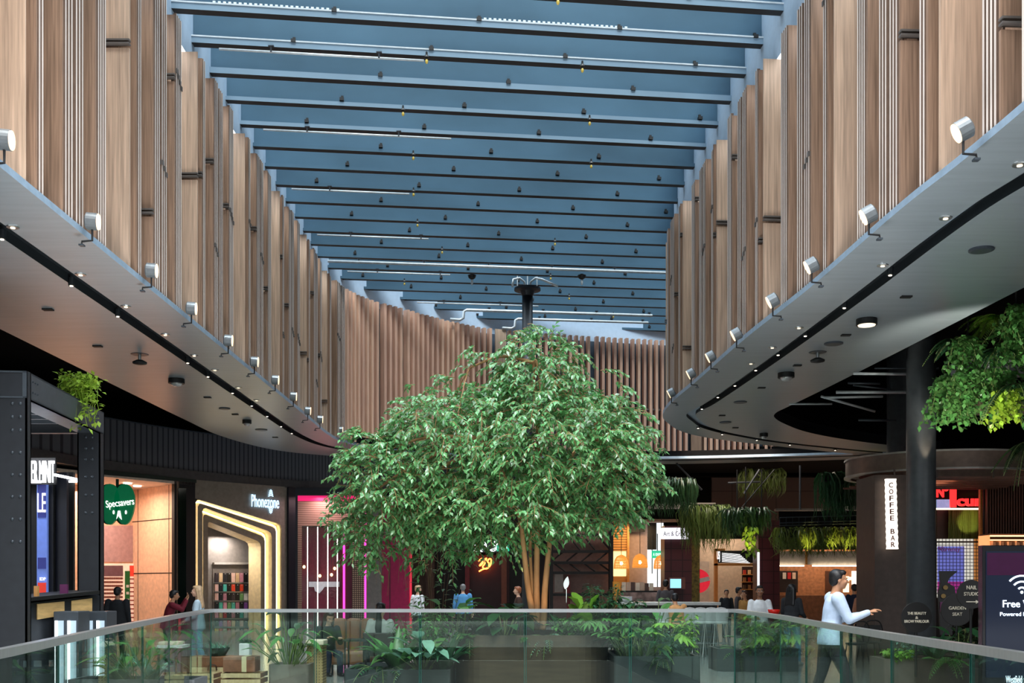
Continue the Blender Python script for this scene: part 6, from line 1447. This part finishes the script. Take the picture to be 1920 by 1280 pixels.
    # --- face details
    for sg in (-1,1):
        q=MB(); q.ball(h(sg*.031,-.086,.004),(.0115*s,.008*s,.0085*s),10,8); q=q.build('eye',M_white,t,True); mb=MB(); mb.ball(h(sg*.031,-.0935,.004),(.0055*s,.003*s,.0055*s),8,6); mb.build('iris',M_black,q,True)
        mb=MB(); mb.tube([h(sg*.014,-.098,.022),h(sg*.032,-.097,.028),h(sg*.050,-.085,.022)],.0045*s,6); mb.build('eyebrow',M_hair[hair],t)
    mb=MB(); mb.tube([h(-.022,-.092,-.056),h(-.009,-.098,-.054),h(.009,-.098,-.054),h(.022,-.092,-.056)],.0045*s,6); mb.build('lips',pm('lips',hexc(170,90,84),.4),t,True)
    # --- hair
    q=MB()
    def qb(c,r,n=16,k=10):
        z=MB(); z.ball((0,0,0),[x*s for x in r],n,k); q.add([h(*c)+Rh@Vector(v) for v in z.v],z.f)
    qb((0,.030,.052),(.085,.093,.080)); qb((0,.058,.0),(.078,.062,.085)); qb((0,-.035,.090),(.068,.052,.034))
    for sg in (-1,1): qb((sg*.072,.02,.03),(.018,.045,.05))
    if hairstyle in('long','pony'):
        if hairstyle=='long':
            for x in (-.06,-.03,0,.03,.06): q.cap(h(x,.06,.02),up(x*1.5,.085,.36),.045*s,.035*s,10)
            for sg in(-1,1): q.cap(h(sg*.075,.01,.02),up(sg*.10,.02,.42),.026*s,.022*s,8)
        else:
            qb((0,.10,.03),(.04,.04,.045)); q.tube([h(0,.10,.03),up(0,.13,.50),up(.01,.14,.36),up(0,.13,.20),up(0,.12,.10)],[.036*s,.058*s,.062*s,.05*s,.015*s],12)
    elif hairstyle=='bun': qb((0,.095,.075),(.045,.045,.045))
    o=q.build('hair',M_hair[hair],t,True); remesh(o,.014*s,2)
    # --- clothing
    c=MB(); lo=pel+V(0,0,-.10-jacket_len)
    ell(c,[(lo,.200*s*build,.150*s),(pel+V(0,0,-.03),.194*s*build,.146*s),(up(0,0,.08),.176*s*build,.130*s),(up(0,0,.2),.158*s*build,.114*s),(up(0,-.005,.33),.17*s*build,.124*s),(up(0,0,.43),.165*s*build,.106*s),(up(0,0,.485),.10*s,.082*s),(up(0,.005,.515),.068*s,.066*s)])
    for i in(0,1):
        c.cap(sh[i],el[i],.068*s*build,.056*s,12)
        if sleeve=='long': c.cap(el[i],el[i].lerp(wr[i],.94),.056*s,.040*s,12)
    o=c.build('top',cloth(*top),t,True); remesh(o,.015*s,2)
    c=MB(); ell(c,[(pel+V(0,0,.05),.156*s*build,.113*s),(pel+V(0,0,-.04),.165*s*build,.122*s),(pel+V(0,0,-.13),.15*s*build,.11*s)])
    for i in(0,1): c.cap(hp[i],kn[i],.093*s*build,.069*s,12); c.cap(kn[i],an[i]+Vector((0,0,.0)),.069*s,.052*s,12)
    o=c.build('trousers',cloth(*bottom),t,True); remesh(o,.015*s,2)
    for i in(0,1):
        c=MB(); c.cap(an[i]+Vector((0,.035*s,-.038*s)),an[i]+Vector((0,-.135*s,-.050*s)),.045*s,.036*s,12); c.cap(an[i]+Vector((0,.02*s,-.01)),an[i]+Vector((0,.02*s,-.04*s)),.048*s,.046*s,10)
        for k_,v in enumerate(c.v):
            if v[2]<an[i].z-.083*s: c.v[k_]=(v[0],v[1],an[i].z-.083*s)
        c.build('shoe',pm('shoe_%d'%shoe[0],hexc(*shoe),.5),t,True)
    t.location=(X,Y,0); t.rotation_euler=(0,0,rz); return t
RT=pi/2
# man in the pale blue shirt walking right with both forearms raised
person('man in a pale blue shirt and dark trousers walking behind the right balustrade',xat(1556,13.2),13.2,RT*.93,1.76,arms=(((-.04,-.12,-.25),(.02,-.36,-.16)),((.04,-.10,-.26),(-.02,-.34,-.20))),legs=((-.02,-.26),(.02,.22)),skin='tan',hair='black',top=('pale_blue',(196,214,240)),bottom=('charcoal',(62,60,64)),lean=.12,build=1.25,vox=.008)
person('seated woman in a white shirt facing the camera beside the second maroon column',xat(1433,21.2),21.6,-.1,1.66,pose='sit',seat=.70,arms=(((-.05,-.05,-.27),(.05,-.28,-.30)),((.06,-.08,-.25),(.14,-.30,-.28))),skin='brown',hair='black',hairstyle='bun',top=('white',(232,234,238)),bottom=('dark',(40,42,50)),vox=.009)
bowl=thing('red_bowl','glossy red bowl held by the seated woman in white','bowl',at(1451,1146,20.9)); mb=MB(); mb.lathe([(.05,-.07),(.10,-.03),(.12,.04),(.11,.04),(.09,-.02),(.02,-.04)],bowl.location,24); mb.build('shell',pm('red_glaze',hexc(224,36,24),.25),bowl,True)
person('woman with long dark hair in a black top and blue jeans, standing',xat(1484,21.0),21.0,RT*1.5,1.58,arms=(((-.05,-.04,-.27),(-.02,-.22,-.36)),((.05,-.04,-.27),(.02,-.22,-.36))),legs=((-.02,-.10),(.02,.10)),skin='light',hair='black',hairstyle='long',top=('black',(44,46,50)),bottom=('jeans',(110,160,190)),shoe=(220,220,220))
person('person in a tan jacket hunched over the bar counter, back to the camera',xat(1272,23.1),23.25,pi,1.62,pose='sit',seat=.66,lean=.62,arms=(((-.06,-.16,-.2),(.02,-.36,-.22)),((.06,-.16,-.2),(-.02,-.36,-.22))),skin='tan',hair='black',top=('tan',(206,150,96)),bottom=('dark',(40,42,50)),build=1.1)
person('person in a dark grey top standing at the cafe counter left of the blue screen',xat(1248,30),30.0,pi*.9,1.70,skin='tan',hair='black',top=('grey',(84,78,80)),bottom=('dark',(40,42,50)),vox=.013)
person('seated woman with a long black ponytail in a white jacket',xat(712,18.2),18.3,pi*.97,1.64,pose='sit',seat=.42,nod=.18,turn=-.3,arms=(((-.09,-.05,-.27),(.02,-.28,-.28)),((.09,-.05,-.27),(-.02,-.28,-.28))),skin='light',hair='black',hairstyle='pony',top=('cream_white',(224,226,222)),bottom=('dark',(40,42,50)),vox=.009)
person('woman with brown hair in black looking down at a phone on the tan sofa',xat(612,18.9),18.95,.5,1.60,pose='sit',seat=.30,lean=.15,nod=.35,arms=(((-.04,-.10,-.25),(.06,-.32,-.16)),((.04,-.08,-.26),(-.04,-.30,-.18))),skin='light',hair='brown',hairstyle='long',top=('black',(44,46,50)),bottom=('navy',(36,44,66)),vox=.009)
ph=thing('mobile_phone','dark phone in the hands of the woman on the tan sofa','phone',at(612,1207,18.3)); mb=MB(); mb.box(ph.location,(.07,.012,.14)); mb.build('body',M_black,ph,bevel=.004)
person('man in a black jacket seen from behind in front of the optician display',xat(220,22),22.0,pi,1.52,skin='tan',hair='black',top=('black',(34,33,34)),bottom=('dark',(40,42,50)),build=1.2)
person('person in a maroon top with arms raised before the peach shop wall',xat(312,21.5),21.5,pi*.62,1.48,lean=.25,arms=(((-.05,-.22,-.12),(.05,-.34,.10)),((.05,-.24,-.08),(-.03,-.34,.14))),skin='tan',hair='black',top=('maroon',(110,30,44)),bottom=('dark',(40,42,50)))
person('woman with long blonde hair in a pale blue blouse beside the phone case shop',xat(372,20.0),20.0,-RT*.9,1.55,arms=(((-.05,-.04,-.27),(-.02,-.22,-.36)),((.05,-.04,-.27),(.02,-.22,-.36))),legs=((-.02,-.14),(.02,.14)),skin='light',hair='blonde',hairstyle='long',top=('sky',(180,200,214)),bottom=('jeans',(110,160,190)))
person('grey-haired person in a bright blue shirt seen beyond the young fig tree',xat(868,30),30.0,pi,1.58,skin='light',hair='grey',top=('bright_blue',(90,150,200)),bottom=('dark',(40,42,50)),vox=.013,build=1.15)
person('person in a white shirt beside the brown column left of the young fig tree',xat(783,29),29.0,pi*.8,1.55,skin='light',hair='blonde',top=('white',(232,234,238)),bottom=('dark',(40,42,50)),vox=.013)
person('ginger-haired person sitting in the shadow left of the tree stems',xat(972,27),27.0,-RT,1.52,skin='light',hair='ginger',top=('brown_knit',(70,50,44)),bottom=('dark',(40,42,50)),vox=.013)
for k,(x,Y,rz,H,hair,top,lab) in enumerate(((1384,29,1.2,1.50,'black',('grey',(84,78,80)),'diner with dark hair in a grey top left of the seated woman in white'),(1397,27,-1.0,1.42,'brown',('mustard',(176,128,70)),'diner in a mustard top close behind the seated woman in white'),
    (1602,28,pi,1.58,'black',('navy',(36,44,66)),'diner in navy right behind the man in the pale blue shirt'),(1616,26,2.2,1.50,'black',('peach',(196,140,112)),'diner in a peach top leaning by the bronze kiosk wall'),(1362,32,0.,1.42,'black',('black',(34,33,34)),'diner in black far back under the timber shop frame'))):
    person(lab,xat(x,Y),Y,rz,H,skin='tan',hair=hair,top=top,bottom=('dark',(40,42,50)),vox=.014)
# ------------------------------------------------------------------ camera, daylight, view
cam=bpy.data.cameras.new('camera'); co=bpy.data.objects.new('camera',cam); C.objects.link(co)
co.location=(0,0,EYE); co.rotation_euler=(pi/2,0,0); cam.sensor_width=36; cam.lens=F/1920*36; cam.shift_y=(HZ-640)/1920; cam.clip_end=300
sc=bpy.context.scene; sc.camera=co
w=bpy.data.worlds.new('sky'); sc.world=w; w.use_nodes=True; N=w.node_tree.nodes; L=w.node_tree.links
bg=N['Background']; tc=N.new('ShaderNodeTexCoord'); sp=N.new('ShaderNodeSeparateXYZ'); L.new(tc.outputs['Generated'],sp.inputs[0])
rp=N.new('ShaderNodeValToRGB'); L.new(sp.outputs['Z'],rp.inputs[0])
e=rp.color_ramp.elements; e[0].position=0.0; e[0].color=(.05,.05,.05,1); e[1].position=.9; e[1].color=(.93,.97,1.0,1)
for p_,c_ in ((.10,(.08,.08,.085)),(.30,(.62,.64,.66))): x=e.new(p_); x.color=(*c_,1)
L.new(rp.outputs[0],bg.inputs[0]); bg.inputs[1].default_value=3.6
sun=bpy.data.lights.new('sun','SUN'); sun.energy=3.5; sun.angle=R(25); sun.color=(1,.97,.92)
so=bpy.data.objects.new('sun',sun); C.objects.link(so); so.rotation_euler=(R(25),R(8),0)
# added fill lamp under the floor opening, brightens the soffits from below
lamp('soffit_fill_lamp','AREA',(0,9,-3.9),1550,(.95,.97,1),5,(pi,0,0),11)
sc.view_settings.view_transform='Standard'; sc.view_settings.look='None'; sc.view_settings.gamma=1; sc.view_settings.exposure=.55
sc.cycles.use_denoising=True
sc.cycles.max_bounces=8; sc.cycles.transparent_max_bounces=24; sc.cycles.diffuse_bounces=4; sc.cycles.glossy_bounces=3
sc.cycles.sample_clamp_indirect=6
